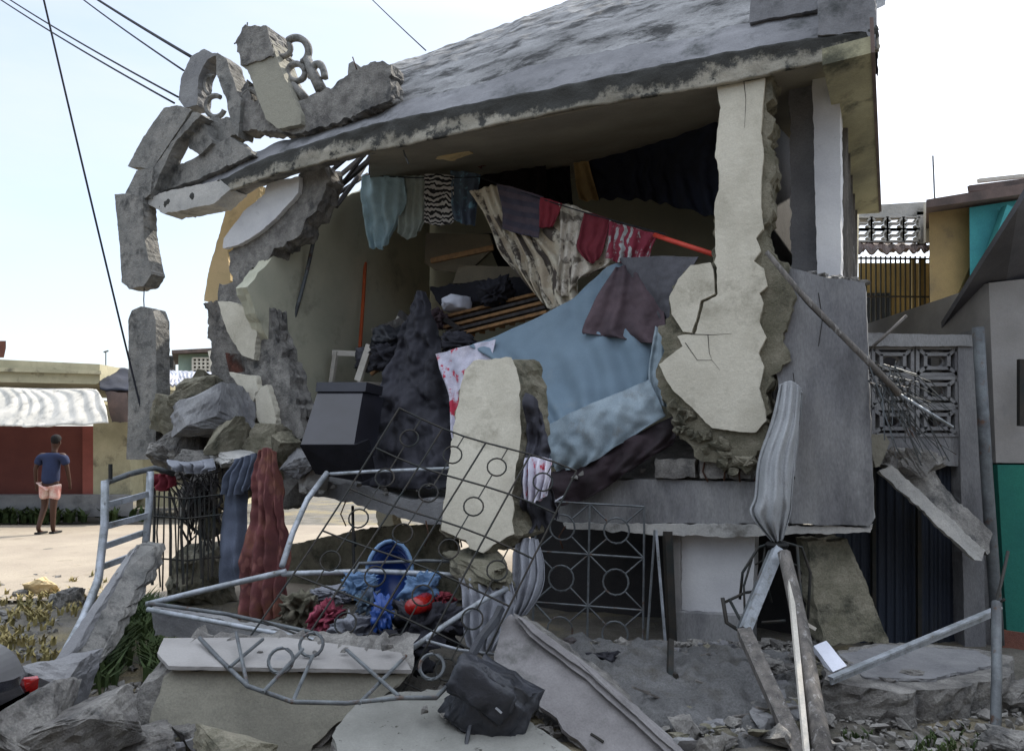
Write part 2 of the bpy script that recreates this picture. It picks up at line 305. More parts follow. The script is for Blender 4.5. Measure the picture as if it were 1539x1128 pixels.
def planar(pts):                                        # flatten an outline onto the plane that fits it best
    c = sum(pts, Vector())/len(pts); n = Vector()
    for i, p in enumerate(pts): n += p.cross(pts[(i+1) % len(pts)])-c.cross(pts[(i+1) % len(pts)])-p.cross(c)
    n.normalize(); out = []
    for p in pts: r = (p-O); out.append(O+r*((c-O).dot(n)/r.dot(n)))
    return out
def hp(pts, t=0.): return [h(p[0], p[1], t if len(p) < 3 else p[2]) for p in pts]
def pp(pts, d=6.): return [P(p[0], p[1], d if len(p) < 3 else p[2]) for p in pts]
def sag(a, b, s, n=14): return [a.lerp(b, i/n)-Z*(s*4*(i/n)*(1-i/n)) for i in range(n+1)]
# ================================================================ THE SETTING
def sheet(x0, x1, y0, y1, z, n=1, amp=0., fr=1.):
    m = MB(); v = []; 
    for j in range(n+1):
        for i in range(n+1):
            x, y = x0+(x1-x0)*i/n, y0+(y1-y0)*j/n; v.append(Vector((x, y, z+amp*noise.noise(Vector((x*fr, y*fr, 3))))))
    return m.add(v, [(j*(n+1)+i, j*(n+1)+i+1, (j+1)*(n+1)+i+1, (j+1)*(n+1)+i) for j in range(n) for i in range(n)])
struct('ground', sheet(-300, 300, -60, 600, -.06), 'ground_dirt')
struct('dirt_yard', sm(sheet(-14, 10, .5, 12.5, -.015, 150, .05, 2.5)), 'ground_dirt')
struct('street', sheet(-60, 40, 8.2, 15.6, .02, 60, .015, .8), 'street_dust')
# mound of broken concrete and dirt in front of the ground floor
mb = MB(); mb.patch([[P(740, 1010, 5.95), P(820, 962, 6.05), P(1010, 968, 5.95), P(1120, 975, 5.85), P(1240, 985, 5.8)],
                     [P(760, 1050, 5.3), P(850, 1010, 5.3), P(1010, 1010, 5.3), P(1120, 1015, 5.25), P(1230, 1030, 5.3)],
                     [P(800, 1100, 4.75), P(880, 1075, 4.7), P(1010, 1075, 4.7), P(1120, 1080, 4.7), P(1220, 1085, 4.7)],
                     [g(700, 1160, -.05), g(880, 1150, -.05), g(1010, 1145, -.05), g(1120, 1145, -.05), g(1260, 1160, -.05)]], 160, 110, .07, 7, Z)
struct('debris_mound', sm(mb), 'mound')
# weeds, gravel
def tufts(n, region, hh, wd=.012, sprd=.5, m=None):
    m = m or MB()
    for _ in range(n):
        c = region()
        for _ in range(6):
            a = random.uniform(0, math.tau); d = Vector((math.cos(a), math.sin(a), 0)); k = hh*random.uniform(.5, 1.2); s_ = Vector((-d.y, d.x, 0))*wd
            b = c+d*.02; q = b+Z*k*.6+d*k*.15*sprd; e = b+Z*k*.9+d*k*sprd
            m.add([b-s_, b+s_, q+s_*.8, q-s_*.8, e], [(0,1,2,3), (3,2,4)])
    return m
def rg(x0, x1, y0, y1):
    cl = [(random.uniform(x0, x1), random.uniform(y0, y1)) for _ in range(14)]
    def f():
        a, b = random.choice(cl); return g(random.gauss(a, (x1-x0)*.09), random.gauss(b, (y1-y0)*.12), 0)
    return f
struct('dry_grass', tufts(230, rg(-60, 140, 885, 990), .09), 'grass_dry', 'stuff', 'dry yellow grass at the edge of the street', 'grass')
struct('green_weeds', tufts(300, rg(150, 240, 930, 1030), .22, .014, .6, tufts(25, rg(1260, 1530, 1095, 1130), .05, .008)), 'weed', 'stuff', 'green weeds growing between the debris', 'weeds')
struct('verge_weeds', tufts(160, rg(-40, 200, 775, 787), .3, .05, .6), 'weed', 'stuff', 'low weeds along the foot of the shop wall', 'weeds')
mb = MB(); 
for i in range(1500):
    r = random.random()
    if r < .3: c = g(random.uniform(820, 1240), random.uniform(972, 1120), 0); c = P(random.uniform(790, 1240), random.uniform(964, 975), 6.0)
    elif r < .6: c = g(random.uniform(-20, 260), random.uniform(860, 1120), .01)
    elif r < .8: c = g(random.uniform(1220, 1539), random.uniform(1040, 1128), .01)
    else: c = g(random.uniform(250, 800), random.uniform(900, 1120), .01)
    k = random.uniform(.015, .05) if random.random() < .8 else random.uniform(.05, .11); mb.rock(c, k, k, k*.7, i, .2, cuts=0, n=9)
for i in range(1500):
    x = random.uniform(800, 1240); f_ = random.random()**1.5; y = 968+f_*140; d = 6.0-f_*1.6; k = random.uniform(.012, .045) if random.random() < .85 else random.uniform(.05, .1); mb.rock(P(x, y, d), k, k, k*.7, i, .2, cuts=0, n=9)
struct('gravel', mb, 'gravel', 'stuff', 'small broken bits of concrete strewn about', 'gravel')

# ================================================================ THE COLLAPSED HOUSE
H = Thing('collapsed_house', 'ruined two storey concrete house with its front wall fallen away and roof tilting left', 'house')
TO = -.24                                               # the eave stands this far in front of the wall
# eave: mossy fascia in front
top = [(220,286),(262,300),(330,272),(400,238),(480,212),(560,188),(610,177),(700,158),(831,133),(940,110),(1052,88),(1157,69),(1301,47),(1316,40)]
bot = [(218,300),(262,320),(335,292),(400,268),(480,246),(555,228),(610,219),(702,199),(830,171),(953,149),(1075,130),(1157,112),(1304,80),(1318,76)]
mb = MB(); mb.patch([hp([(x, y) for x, y in r], TO) for r in (top, bot)], 160, 8, .03, 7, -DD)
roof = H.part('roof', sm(MB().patch([hp([(x, y+7) for x, y in top], TO+.02),
      [h(x, y, t) for x, y, t in [(224,280,-.12),(264,285,-.05),(330,254,.0),(400,222,.05),(480,196,.1),(560,172,.1),(610,151,.1),(700,130,.1),(831,91,.15),(940,72,.15),(1052,52,.15),(1157,25,.15),(1301,6,.2),(1316,0,.2)]]],
      140, 8, .03, 5, Z)), 'roof_smooth')
H.part('fascia', sm(mb), 'fascia', roof, thick=.03)
up = [(552,190,.14),(590,168,.14),(610,163,.14),(700,142,.14),(831,104,.18),(940,84,.18),(1052,64,.18),(1157,38,.2),(1301,16,.23),(1330,8,.23)]
u2 = [(556,150,.5),(575,125,.6),(610,112,.7),(700,85,.8),(831,40,.9),(940,10,1.),(1052,-20,1.),(1157,-50,1.),(1301,-85,1.1),(1345,-95,1.1)]
u3 = [(560,120,.8),(583,99,1.),(633,84,1.6),(720,52,2.),(800,22,2.2),(890,-12,2.4),(1000,-50,2.4),(1157,-110,2.4),(1301,-150,2.4),(1360,-165,2.4)]
u4 = [(560,135,1.2),(588,112,1.6),(640,98,2.2),(730,66,2.8),(810,40,3.2),(900,10,3.3),(1010,-25,3.3),(1160,-80,3.3),(1300,-110,3.3),(1360,-125,3.3)]
H.part('roof_slope', sm(MB().patch([[h(*q) for q in r] for r in (up, u2, u3, u4)], 200, 70, .035, 4.5, Z)), 'roof_top', roof)
# the flat concrete ceiling slab under the slope and the tilted broken strip to the left
def xyz(px, t, z): q = h(px, 300, t); return Vector((q.x, q.y, z))
pts = [h(556, 229, TO+.03), h(1250, 92, TO+.03), hz(.45, 3.4, 5.1), xyz(556, 3.4, 5.1)]
H.part('ceiling_slab', MB().slab(pts, Vector((0, 0, .14)), 0), 'ceiling', roof)
pts = [h(220,300,TO+.02), h(262,318,TO+.02), h(335,290,TO+.02), h(400,266,TO+.02), h(480,244,TO+.02), h(560,226,TO+.02)]
q = MB(); q.patch([pts, [p+DD*(.3-.035*i)+Z*.02 for i, p in enumerate(pts)], [p+DD*(.32-.035*i)+Z*.16 for i, p in enumerate(pts)], [p+Z*.16+DD*.1 for p in pts]], 40, 8, .03, 6, -Z)
H.part('broken_eave', q, 'broken', roof)
H.part('eave_tip', MB().slab(hp([(216,302),(240,290),(330,270),(346,284),(322,306),(246,321)], TO-.03), DD*.25, .008), 'concrete_pale', roof)
q = MB().slab(hp([(1128,-8),(1226,-28),(1228,14),(1126,34)], .05), DD*.25, .006)
H.part('roof_curb', q, 'roof_smooth', roof)
q = MB().slab(hp([(1229,-30),(1314,-30),(1318,76),(1302,47),(1230,52)], TO-.02), DD*.5, .008)
H.part('roof_corner', q, 'roof_smooth', roof)
# the right-hand eave running back
q = MB().slab([g(1236, 98, 4.26), g(1312, 79, 4.26), g(1322, 320, 4.26), g(1286, 322, 4.26)], Z*.12, 0)
H.part('soffit', q, 'soffit', roof)
q = MB().slab([g(1309, 79, 4.25), g(1315, 79, 4.25), g(1325, 318, 4.25), g(1321, 319, 4.25)], Z*.25, 0); H.part('eave_edge', q, 'tin_rust', roof)
# side wall behind the white pillar, with louvres
q = MB().slab([P(1264, 90, 6.5), P(1291, 322, 9.8), P(1289, 420, 9.8), P(1264, 430, 6.5)], -LL*-.0+LL*.12, 0); sw = H.part('side_wall', q, 'old_cream')
q = MB()
for i in range(5): q.beam(P(1266+i*4, 150+i*32, 6.6+i*.6), P(1266+i*4, 425-i*2, 6.6+i*.6), .05, .08)
H.part('shutter_frame', q, 'wood_grey', sw)
# pillars
H.part('pillar', MB().slab(hp([(1220,96),(1262,92),(1264,420),(1228,416)], .25), DD*.3, .004), 'white_plaster')
H.part('pillar', MB().slab(hp([(1186,104),(1222,98),(1230,420),(1190,412)], .45), DD*.3, .012), 'concrete')
# inner rooms
H.part('back_wall', MB().slab([hz(.5, 3.3, .8), hz(5.9, 3.3, .8), hz(5.9, 3.3, 6.0), hz(3.2, 3.3, 6.0), hz(.5, 3.3, 5.4)], DD*.15, 0), 'inner_plaster')  # left top raised out of sight to keep sun off the inner wall
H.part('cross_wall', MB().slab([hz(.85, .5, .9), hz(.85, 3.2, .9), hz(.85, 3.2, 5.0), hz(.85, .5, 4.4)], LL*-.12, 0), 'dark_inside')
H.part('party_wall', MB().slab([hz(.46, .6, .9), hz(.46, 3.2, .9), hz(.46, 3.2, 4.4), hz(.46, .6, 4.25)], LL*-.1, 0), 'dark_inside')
q = MB().slab([ws(*p, 5.7) for p in [(372,432),(396,400),(430,366),(472,326),(520,294),(556,282),(600,262),(646,250),(646,660),(640,735),(462,722),(446,660),(424,590),(408,520),(385,470)]], LL*.15, .012, .1)
H.part('inner_wall', q, 'inner_plaster')
q = MB().slab(hp([(449,262),(486,248),(497,270),(484,300),(463,330),(452,352),(425,368),(398,392),(378,402),(376,432),(398,442),(412,500),(426,545),(446,598),(458,655),(432,664),(404,622),(385,575),(362,522),(335,482),(327,452),(330,430),(348,424),(343,378),(390,352),(436,308)], .02), DD*.25, .03, .1)
core = H.part('broken_wall_edge', q, 'broken')
H.part('plaster', MB().slab(hp([(401,275),(449,265),(448,289),(433,307),(414,328),(388,350),(359,368),(335,373),(336,358),(366,318),(398,291)], -.04), DD*.06, .006), 'white_plaster', core)
for pl in ([(327,452),(352,455),(380,474),(386,500),(381,541),(364,534),(341,498)], [(344,560),(384,565),(389,588),(380,603),(362,585)], [(383,590),(400,578),(413,618),(416,652),(400,657),(385,625)]):
    H.part('plaster', MB().slab(hp(pl, -.06), DD*.08, .008), 'cream', core)
H.part('outer_wall', MB().slab(hp([(347,287),(390,278),(378,330),(342,376),(347,422),(331,455),(306,452),(314,404),(330,350)], .5), DD*.15, .006), 'cream_warm')
H.part('outer_wall', MB().slab(hp([(306,452),(332,456),(342,500),(366,545),(345,566),(322,560),(318,520),(312,485)], .4), DD*.12, .03), 'broken')
H.part('brick', MB().slab(hp([(338,530),(366,532),(368,558),(345,562)], .2), DD*.1, .006), 'brick_red', core)
H.part('masonry_heap', MB().slab(hp([(236,612),(262,590),(290,562),(345,572),(398,600),(440,640),(474,690),(470,728),(430,742),(392,716),(350,748),(318,770),(292,735),(240,716),(232,660)], .15), DD*.45, .06, .1, 6, .15), 'broken_olive')
H.part('masonry_heap', MB().slab(hp([(322,500),(345,480),(388,540),(410,610),(440,650),(400,672),(345,640),(325,600),(318,560)], .2), DD*.3, .05, .1, 6, .15), 'broken')
# splintered rafters where the ceiling has gone
q = MB()
for a, b, r in (((432,330,.3),(548,232,1.3),.03),((440,350,.3),(556,240,1.),.035),((470,318,.6),(552,262,1.6),.025),((505,310,.9),(556,236,1.8),.03),((480,300,.2),(545,236,.6),.02),((450,300,.1),(520,238,.6),.025)): q.tube([h(*a), h(*a).lerp(h(*b), .5)+J(.03), h(*b)], r, 5)
H.part('rafter', q, 'wood_dark')
H.part('door_post', MB().slab(hp([(553,225),(612,215),(618,300),(556,300)], 1.5), DD*.1, .01), 'dark_inside')
H.part('lintel', MB().slab(hp([(648,222),(700,212),(704,226),(672,238),(648,234)], .5), DD*.1, .006), 'cream_warm', roof)
# slab of the upper floor
q = MB().slab(hp([(425,705),(520,728),(600,748),(680,752),(680,792),(600,778),(520,752),(470,745),(432,735)], -.05), DD*3.0+Z*.05, .02, .12); fl = H.part('floor_slab', q, 'concrete')
q = MB().slab(hp([(790,760),(850,742),(905,722),(1000,720),(1130,724),(1190,724),(1190,786),(1100,786),(850,786)], -.05), DD*3.0, .008, .12); H.part('floor_slab', q, 'concrete_smooth')
H.part('slab_lip', MB().slab(hp([(846,786),(1100,788),(1310,792),(1308,800),(1100,806),(990,803),(852,794)], -.1), DD*.3, .008), 'concrete_pale', None)
H.part('floor_screed', sm(MB().patch([[h(825,752,-.02), h(905,722,-.03), h(1030,721,-.03), h(1140,724,-.03)], [h(840,725,.6), h(905,697,.6), h(1010,680,.6), h(1130,690,.6)], [h(850,700,1.3), h(900,672,1.3), h(1000,650,1.3), h(1130,655,1.3)]], 60, 40, .04, 5, Z)), 'broken')
q = MB()
for x0, x1 in ((985,1045),(1052,1092),(1096,1128)): q.slab(hp([(x0,690),(x1,690),(x1,718),(x0,718)], -.09), DD*.12, .01)
H.part('block_course', q, 'broken')
# balcony parapet at the right corner
q = MB().slab(hp([(1168,398),(1186,402),(1228,414),(1300,424),(1304,520),(1310,680),(1313,780),(1306,790),(1190,786),(1180,720),(1176,640),(1168,560)], -.12), DD*.22, .006, .1)
H.part('parapet', q, 'concrete_smooth')
q = MB()
for i in range(16): c = h(1180+i*8, 408+i*1.2+random.uniform(-3, 3), -.05); q.rock(c, .09, .08, .05, i+50, .3, cuts=1)
H.part('rubble_crumbs', q, 'broken')
# the torn pier and its plaster
core2 = H.part('pier', MB().slab(hp([(1080,122),(1159,110),(1157,200),(1163,300),(1150,340),(1158,378),(1186,398),(1192,440),(1178,500),(1188,540),(1160,565),(1156,640),(1136,684),(1122,706),(1060,690),(1022,655),(1000,612),(984,560),(1000,520),(992,500),(1008,476),(1010,430),(1040,402),(1074,395),(1080,300)], -.16), DD*.3, .03, .06), 'broken_olive')
P1 = [(1077,131),(1082,162),(1078,200),(1075,236),(1080,258),(1080,285),(1074,305),(1075,350),(1076,385),(1073,394),(1077,402),(1079,442),(1076,446),(1058,454),(1052,478),(1044,502),(1024,503),(1018,505),(1026,520),(990,547),(998,565),(1014,589),(1048,621),(1070,643),(1110,648),(1136,649),(1152,632),(1149,611),(1141,584),(1148,552),(1140,531),(1151,507),(1141,483),(1147,456),(1141,440),(1153,430),(1147,403),(1133,392),(1144,377),(1136,358),(1147,343),(1144,311),(1143,284),(1147,236),(1144,199),(1146,156),(1150,117)]
H.part('plaster', MB().slab(hp(P1, -.20), DD*.05, .004, .05), 'cream', core2)
H.part('plaster', MB().slab(hp([(1068,394),(1072,404),(1074,441),(1053,451),(1047,477),(1039,500),(1026,498),(1010,472),(1006,446),(1019,419),(1038,399)], -.20), DD*.05, .003, .05), 'cream', core2)
q = MB()
for c in ([(1038,502),(1070,503),(1100,501)], [(1064,503),(1066,530),(1070,541)], [(1030,515),(1048,541),(1070,541),(1082,556)], [(1118,122),(1121,150),(1119,192)]): H.part('crack', MB().tube([h(x, y, -.201)+J(.006)*0 for x, y in c], .0032, 4, .0008), 'crack', core2)
q = MB()
for i in range(26):
    x = random.uniform(1000, 1130); y = 600+(x-1000)*.75+random.uniform(-5, 35); q.rock(h(x, y, -.16), .1, .1, .08, i+90, .3, cuts=1)
H.part('rubble_crumbs', q, 'broken_olive', core2)
# ground floor right of the opening
H.part('lower_wall', MB().slab(hp([(1008,800),(1022,801),(1022,962),(1012,962)], .0), DD*.2, .003), 'grey_plaster')
H.part('lower_wall', MB().slab(hp([(1022,801),(1135,805),(1130,930),(1022,922)], .06), DD*.2, .003), 'white_plaster')
H.part('plinth', MB().slab(hp([(1012,920),(1132,926),(1132,975),(1012,970)], -.03), DD*.2, .006), 'concrete_smooth')
H.part('back_pier', MB().slab([hz(.45, 3.2, 0), hz(.8, 3.2, 0), hz(.8, 3.2, .9), hz(.45, 3.2, .9)], DD*.3, 0), 'concrete')
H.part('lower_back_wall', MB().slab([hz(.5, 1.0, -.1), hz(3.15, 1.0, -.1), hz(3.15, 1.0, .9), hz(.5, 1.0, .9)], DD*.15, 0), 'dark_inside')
H.part('leaning_column', MB().slab(pp([(1214,815,6.0),(1272,810,6.0),(1300,870,5.9),(1336,965,5.8),(1238,968,5.8),(1224,900,5.9)]), Y*.25, .01), 'broken_olive')
H.part('lower_pier', MB().slab(hp([(566,760),(590,765),(592,905),(570,905)], 2.2), DD*.2, .02), 'cream_olive')
H.part('shadow_wall', MB().slab([h(420,822,.9), h(565,792,.9), h(680,786,.9), h(690,900,.9), h(430,905,.9)], DD*.12, .01), 'broken_olive')  # olive sheet standing in for the house's shadow on the ground

# things torn off the roof but still hanging from it: the ornamental parapet
pr = H.part('parapet_base', MB().slab(hp([(362,195),(446,200),(500,186),(585,150),(588,98),(560,92),(536,104),(500,128),(452,150),(440,168),(378,150),(372,120),(362,135)], -.05), DD*.22, .02), 'broken', roof)
H.part('parapet_pillar', MB().slab(hp([(358,62),(368,44),(396,42),(408,60),(413,80),(452,172),(452,186),(418,194),(400,180),(372,104),(362,98)], -.12), DD*.28, .006), 'cream_olive', roof)
H.part('pillar_cap', MB().slab(hp([(354,64),(368,40),(398,40),(407,58),(410,84),(384,92),(364,96)], -.14), DD*.32, .02), 'broken', roof)
def pxring(mb, cx, cy, rx, ry, d, tr, a0=0, a1=360, n=18):
    pts = [h(cx+rx*math.cos(math.radians(a0+(a1-a0)*k/n)), cy+ry*math.sin(math.radians(a0+(a1-a0)*k/n)), d) for k in range(n+1)]; mb.tube(pts, tr, 6)
for a_ in ((424,73,13,12,.0,.03,-40,230), (445,77,19,20,.0,.04,-130,60), (446,109,13,13,.0,.035), (478,118,10,22,.0,.04,-180,0)): q = MB(); pxring(q, *a_); H.part('scroll', sm(q), 'rail', roof)
H.part('scroll', sm(MB().tube(hp([(462,88),(470,110),(484,138)], 0), .05, 6, .07)), 'rail', roof); H.part('scroll', sm(MB().tube(hp([(440,128),(452,140),(460,150)], 0), .05)), 'rail', roof)
H.part('finial', MB().slab(hp([(524,96),(530,92),(543,102),(538,116),(522,116)], 0), DD*.1, .005), 'rail', roof); H.part('finial', MB().slab(hp([(545,118),(556,95),(575,90),(588,100),(586,130),(560,140)], -.02), DD*.2, .012), 'rail', roof)
q = MB(); q.slab(hp([(268,150),(272,118),(288,84),(304,74),(328,82),(310,90),(298,118),(296,158),(278,162)], -.1), DD*.2, .008)
H.part('arch_rail', q, 'concrete', roof)
q = MB(); q.slab(hp([(326,80),(340,88),(350,120),(362,150),(358,205),(350,198),(340,150),(325,110)], -.1), DD*.22, .008)
q.slab(hp([(290,180),(345,176),(358,200),(332,216),(300,206)], -.05), DD*.2, .02)
pxring(q, 324, 160, 14, 16, -.02, .03, 20, 300); pxring(q, 316, 128, 8, 14, -.02, .025, 90, 300); pxring(q, 378, 152, 14, 17, -.02, .035); pxring(q, 388, 172, 10, 10, -.02, .03)
H.part('arch_rail', q, 'rail', roof)
q = MB(); q.slab(hp([(246,162),(266,158),(288,165),(226,258),(214,252),(192,250),(214,208)], -.3), DD*.18, .006); H.part('fallen_rail', q, 'rail', roof)
q = MB(); q.slab(hp([(230,254),(290,168),(302,172),(262,216),(240,262),(226,298),(218,292)], -.3), DD*.18, .008); q.slab(hp([(282,176),(302,172),(318,214),(300,232),(284,222)], -.2), DD*.2, .012); q.slab(hp([(226,290),(246,258),(290,238),(345,205),(380,232),(300,268),(240,288)], -.15), DD*.2, .01)
H.part('fallen_rail', q, 'rail', roof)
q = MB(); q.slab(hp([(205,256),(230,252),(226,292),(214,300),(188,292)], -.32), DD*.16, .006); H.part('fallen_rail', q, 'rail', roof)
H.part('hanging_rail', MB().slab(hp([(172,292),(194,291),(214,294),(216,350),(222,385),(228,412),(216,430),(194,434),(183,424),(180,370)], -.34), DD*.18, .006), 'rail')
q = MB().slab(hp([(193,480),(198,466),(212,460),(228,464),(234,480),(235,600),(234,690),(190,690),(193,590)], -.34), DD*.18, .004); H.part('hanging_rail', q, 'rail')
H.part('rebar', MB().tube(hp([(217,428),(216,450),(217,470)], -.25), .006).tube(hp([(210,284),(212,300)], -.25), .008), 'steel_dark')
for a_ in ([(604,215),(608,232),(614,246)], [(372,34),(370,50)], [(352,66),(362,60)]): H.part('rebar', MB().tube(hp(a_, -.05), .008), 'steel_grey')
for a_ in ([(1186,430),(1200,426),(1212,440)], [(1178,500),(1196,505),(1204,520)], [(1160,560),(1176,566)], [(1136,684),(1140,704),(1134,722)], [(1060,690),(1056,708),(1064,724)], [(1090,700),(1088,722)], [(1110,700),(1112,724)],
  [(536,104),(530,86)], [(672,788),(690,800),(694,822)], [(640,782),(645,806),(638,820)], [(520,752),(512,772),(520,790)], [(440,735),(430,752)], [(850,790),(840,806),(846,824)]):
    H.part('rebar', sm(MB().tube(hp(a_, -.1), .007, 6)), 'rust')
for a_ in ([(1192,560),(1198,610),(1190,660),(1194,720)], [(1230,440),(1236,480),(1230,520)]): H.part('crack', MB().tube(hp(a_, -.122), .003, 4), 'crack')
H.done(hz(3.5, 1.5, 0))
# ================================================================ BACKGROUND, LEFT SIDE
def wall(pts, d, th=.2):
    q = pp(pts, d); c = sum(q, Vector())/len(q); return MB().slab(q, Vector((c.x, c.y, 0)).normalized()*th, 0)
t = Thing('shop_building', 'long low cream shop with brown front wall and pale canopy across the street', 'building')
t.part('wall', wall([(-700,640),(138,640),(138,752),(-700,752)], 17.2), 'shop_brown')
t.part('pillar', wall([(124,640),(140,640),(140,752),(124,752)], 17.0), 'shop_red')
t.part('wall', MB().slab([P(140,600,17.0), P(196,622,17.0), P(196,752,17.0), P(140,752,17.0)], Y*4, 0), 'old_cream')
rf = t.part('roof_parapet', MB().slab(pp([(-700,500),(0,540),(150,547),(150,574),(145,577),(0,574),(-700,570)], 16.6), Y*6, 0), 'old_cream')
t.part('ledge', MB().slab(pp([(-700,548),(0,552),(152,557),(152,562),(0,558),(-700,554)], 16.5), Y*.1, 0), 'old_cream', rf)
t.part('chimney', wall([(-8,512),(9,512),(9,522),(6,536),(-8,536)], 16.9), 'brick_red')
t.part('plinth', wall([(-700,744),(200,744),(200,775),(-700,790)], 16.6, .5), 'concrete')
t.done()
q = MB(); c0 = [[P(x, 582+random.uniform(-2, 2), 16.3) for x in (-260, -130, 0, 60, 132)], [P(x, y, 15.9) for x, y in ((-265,590),(-130,590),(0,588),(65,592),(150,590))], [P(x, y, 14.9) for x, y in ((-270,640),(-130,642),(0,640),(60,642),(165,636))]]
q.patch(c0, 90, 24, .03, 2, Y, .035, 15, 3, .1)
single('awning', 'dirty white cloth canopy sagging over the brown shop wall', 'canopy', sm(q), 'awning', thick=.01)
single('awning_flap', 'small rusty canopy hanging at the end of the cream shop wall', 'canopy', MB().slab(pp([(158,588),(190,590),(194,634),(168,634)], 16.2), Y*.3+Z*.1, .01), 'tin_rust')
single('tarpaulin', 'black tarpaulin stretched over the low roof beside the cream shop', 'tarpaulin', sm(MB().patch([[P(148,548,17.5), P(175,555,17.5), P(222,562,17.5)], [P(150,586,16.2), P(185,590,16.2), P(235,594,16.2)]], 30, 10, .08, 2, Z)), 'tarp', thick=.03)
t = Thing('tin_shed', 'low shed with a shiny tin roof behind the leaning wall', 'shed')
q = MB().patch([[P(210,556,20), P(270,558,20), P(360,562,20)], [P(205,574,17.5), P(265,580,17.5), P(350,592,17.5)]], 60, 8, .0, 2, Z, .03, 26, 1)
t.part('roof', q, 'tin', thick=.04); t.part('wall', MB().slab([P(205,580,17.6), P(350,596,17.6), P(350,762,17.6), P(205,762,17.6)], Y*2, 0), 'old_cream'); t.done()
t = Thing('green_house', 'small pale green house with lattice windows far behind the broken wall', 'house')
t.part('wall', wall([(268,527),(345,526),(345,570),(268,565)], 26, 3), 'pale_green'); t.part('roof', wall([(258,526),(352,521),(352,527),(258,531)], 25.6, 4), 'tin_rust')
def lattice(x0, x1, y0, y1, nx, ny, d, r=.03):
    m = MB()
    for i in range(nx+1): m.beam(P(x0+(x1-x0)*i/nx, y0, d), P(x0+(x1-x0)*i/nx, y1, d), r, r)
    for j in range(ny+1): m.beam(P(x0, y0+(y1-y0)*j/ny, d), P(x1, y0+(y1-y0)*j/ny, d), r*.9, r*.9)
    return m
gl = t.part('window', wall([(290,538),(322,537),(322,560),(290,560)], 25.9, .1), 'glass_dark'); t.part('lattice', lattice(290,322,538,560,5,4,25.8,.06), 'wood_white', gl)
t.part('post', MB().beam(P(317,527,25.4), P(326,572,25.4), .15, .15), 'wood_white'); t.done()
t = Thing('grey_house', 'tiny grey flat roofed house with a dark grille window far behind', 'house')
t.part('wall', wall([(234,534),(264,534),(264,558),(234,558)], 30, 3), 'concrete'); t.part('grille', lattice(238,260,537,551,5,3,29.8,.08), 'steel_dark'); t.done()
for i, (x, y0) in enumerate(((159, 528),)): single('antenna', 'thin roof antenna standing over the cream shop', 'antenna', MB().tube([P(x, y0, 17.4), P(x, 552, 17.4)], .012).beam(P(x-3, y0+1, 17.4), P(x+4, y0-1, 17.4), .03, .03), 'steel_grey')
single('antenna', 'thin aerial on the roofs at the right edge', 'antenna', MB().tube([P(1402, 234, 12), P(1405, 305, 12)], .012), 'steel_grey')
# cables
def cable(p, q, s, r, lab): single('overhead_cable', lab, 'cable', sm(MB().tube(sag(p, q, s, 20), r, 5)), 'cable', 'overhead cables in the sky')
cable(P(52,-60,8.0), P(222,655,8.6), .03, .011, 'steep single wire dropping from the top left to the hanging concrete rail')
cable(P(105,-28,14), P(292,88,8.7), .02, .02, 'thickest dark wire reaching the top of the broken arch')
cable(P(90,-28,14), P(276,106,8.7), .03, .012, 'thin wire just under the thick one ending at the arch')
cable(P(-24,-26,14), P(268,146,8.7), .05, .012, 'upper of the two lowest wires sloping to the arch foot')
cable(P(-40,-28,14), P(262,155,8.7), .05, .012, 'lowest wire sloping to the arch foot')
cable(P(520,-40,16), P(640,76,10.3), .02, .009, 'faint wire above the middle of the roof slope')

# ---------------------------------------------------------------- the walking man
def skinned(name, pts, edges, m, t, parent=None, sub=2):
    me = bpy.data.meshes.new(name); me.from_pydata([p[0] for p in pts], edges, []); o = bpy.data.objects.new(name, me); sc.collection.objects.link(o)
    md = o.modifiers.new('skin', 'SKIN'); s_ = o.modifiers.new('sub', 'SUBSURF'); s_.levels = sub; s_.render_levels = sub
    for i, p in enumerate(pts): me.skin_vertices[0].data[i].radius = (p[1], p[2]); 
    me.skin_vertices[0].data[0].use_root = True; md.use_smooth_shade = True; me.materials.append(MAT[m]); t.parts.append((o, parent)); return o
mc = g(72, 803); man = Thing('person', 'person in navy shirt and pink shorts walking away along the street', 'person')
def m_(x, y, z): return Vector((mc.x+x, mc.y+y, z))
b = [(m_(0,0,.92),.12,.095), (m_(0,0,1.08),.10,.08), (m_(.01,0,1.28),.12,.09), (m_(.02,.01,1.42),.10,.07), (m_(.04,.02,1.50),.05,.05), (m_(.05,.02,1.58),.075,.085), (m_(.055,.03,1.68),.07,.08),
 (m_(-.09,0,.86),.085,.09), (m_(-.10,.04,.50),.055,.06), (m_(-.12,-.10,.12),.035,.04), (m_(-.12,-.04,.05),.035,.03), (m_(-.12,.06,.03),.035,.025),
 (m_(.09,0,.86),.085,.09), (m_(.08,-.02,.48),.055,.06), (m_(.07,.02,.10),.035,.04), (m_(.07,.05,.04),.035,.03), (m_(.08,.17,.03),.035,.02),
 (m_(-.19,0,1.40),.055,.055), (m_(-.25,-.04,1.14),.04,.04), (m_(-.27,.03,.90),.03,.03), (m_(-.27,.05,.84),.03,.02),
 (m_(.22,0,1.40),.055,.055), (m_(.27,.03,1.14),.04,.04), (m_(.27,.12,.92),.03,.03), (m_(.27,.14,.86),.03,.02)]
for hx, w0 in ((-.27, 20), (.27, 24)):
    for k in range(4): b.append((b[w0][0]+Vector((-.0225+.015*k, .01, -.08-.008*(k in (1, 2)))), .009, .009))
    b.append((b[w0][0]+Vector((.03 if hx < 0 else -.03, .03, -.03)), .01, .01))
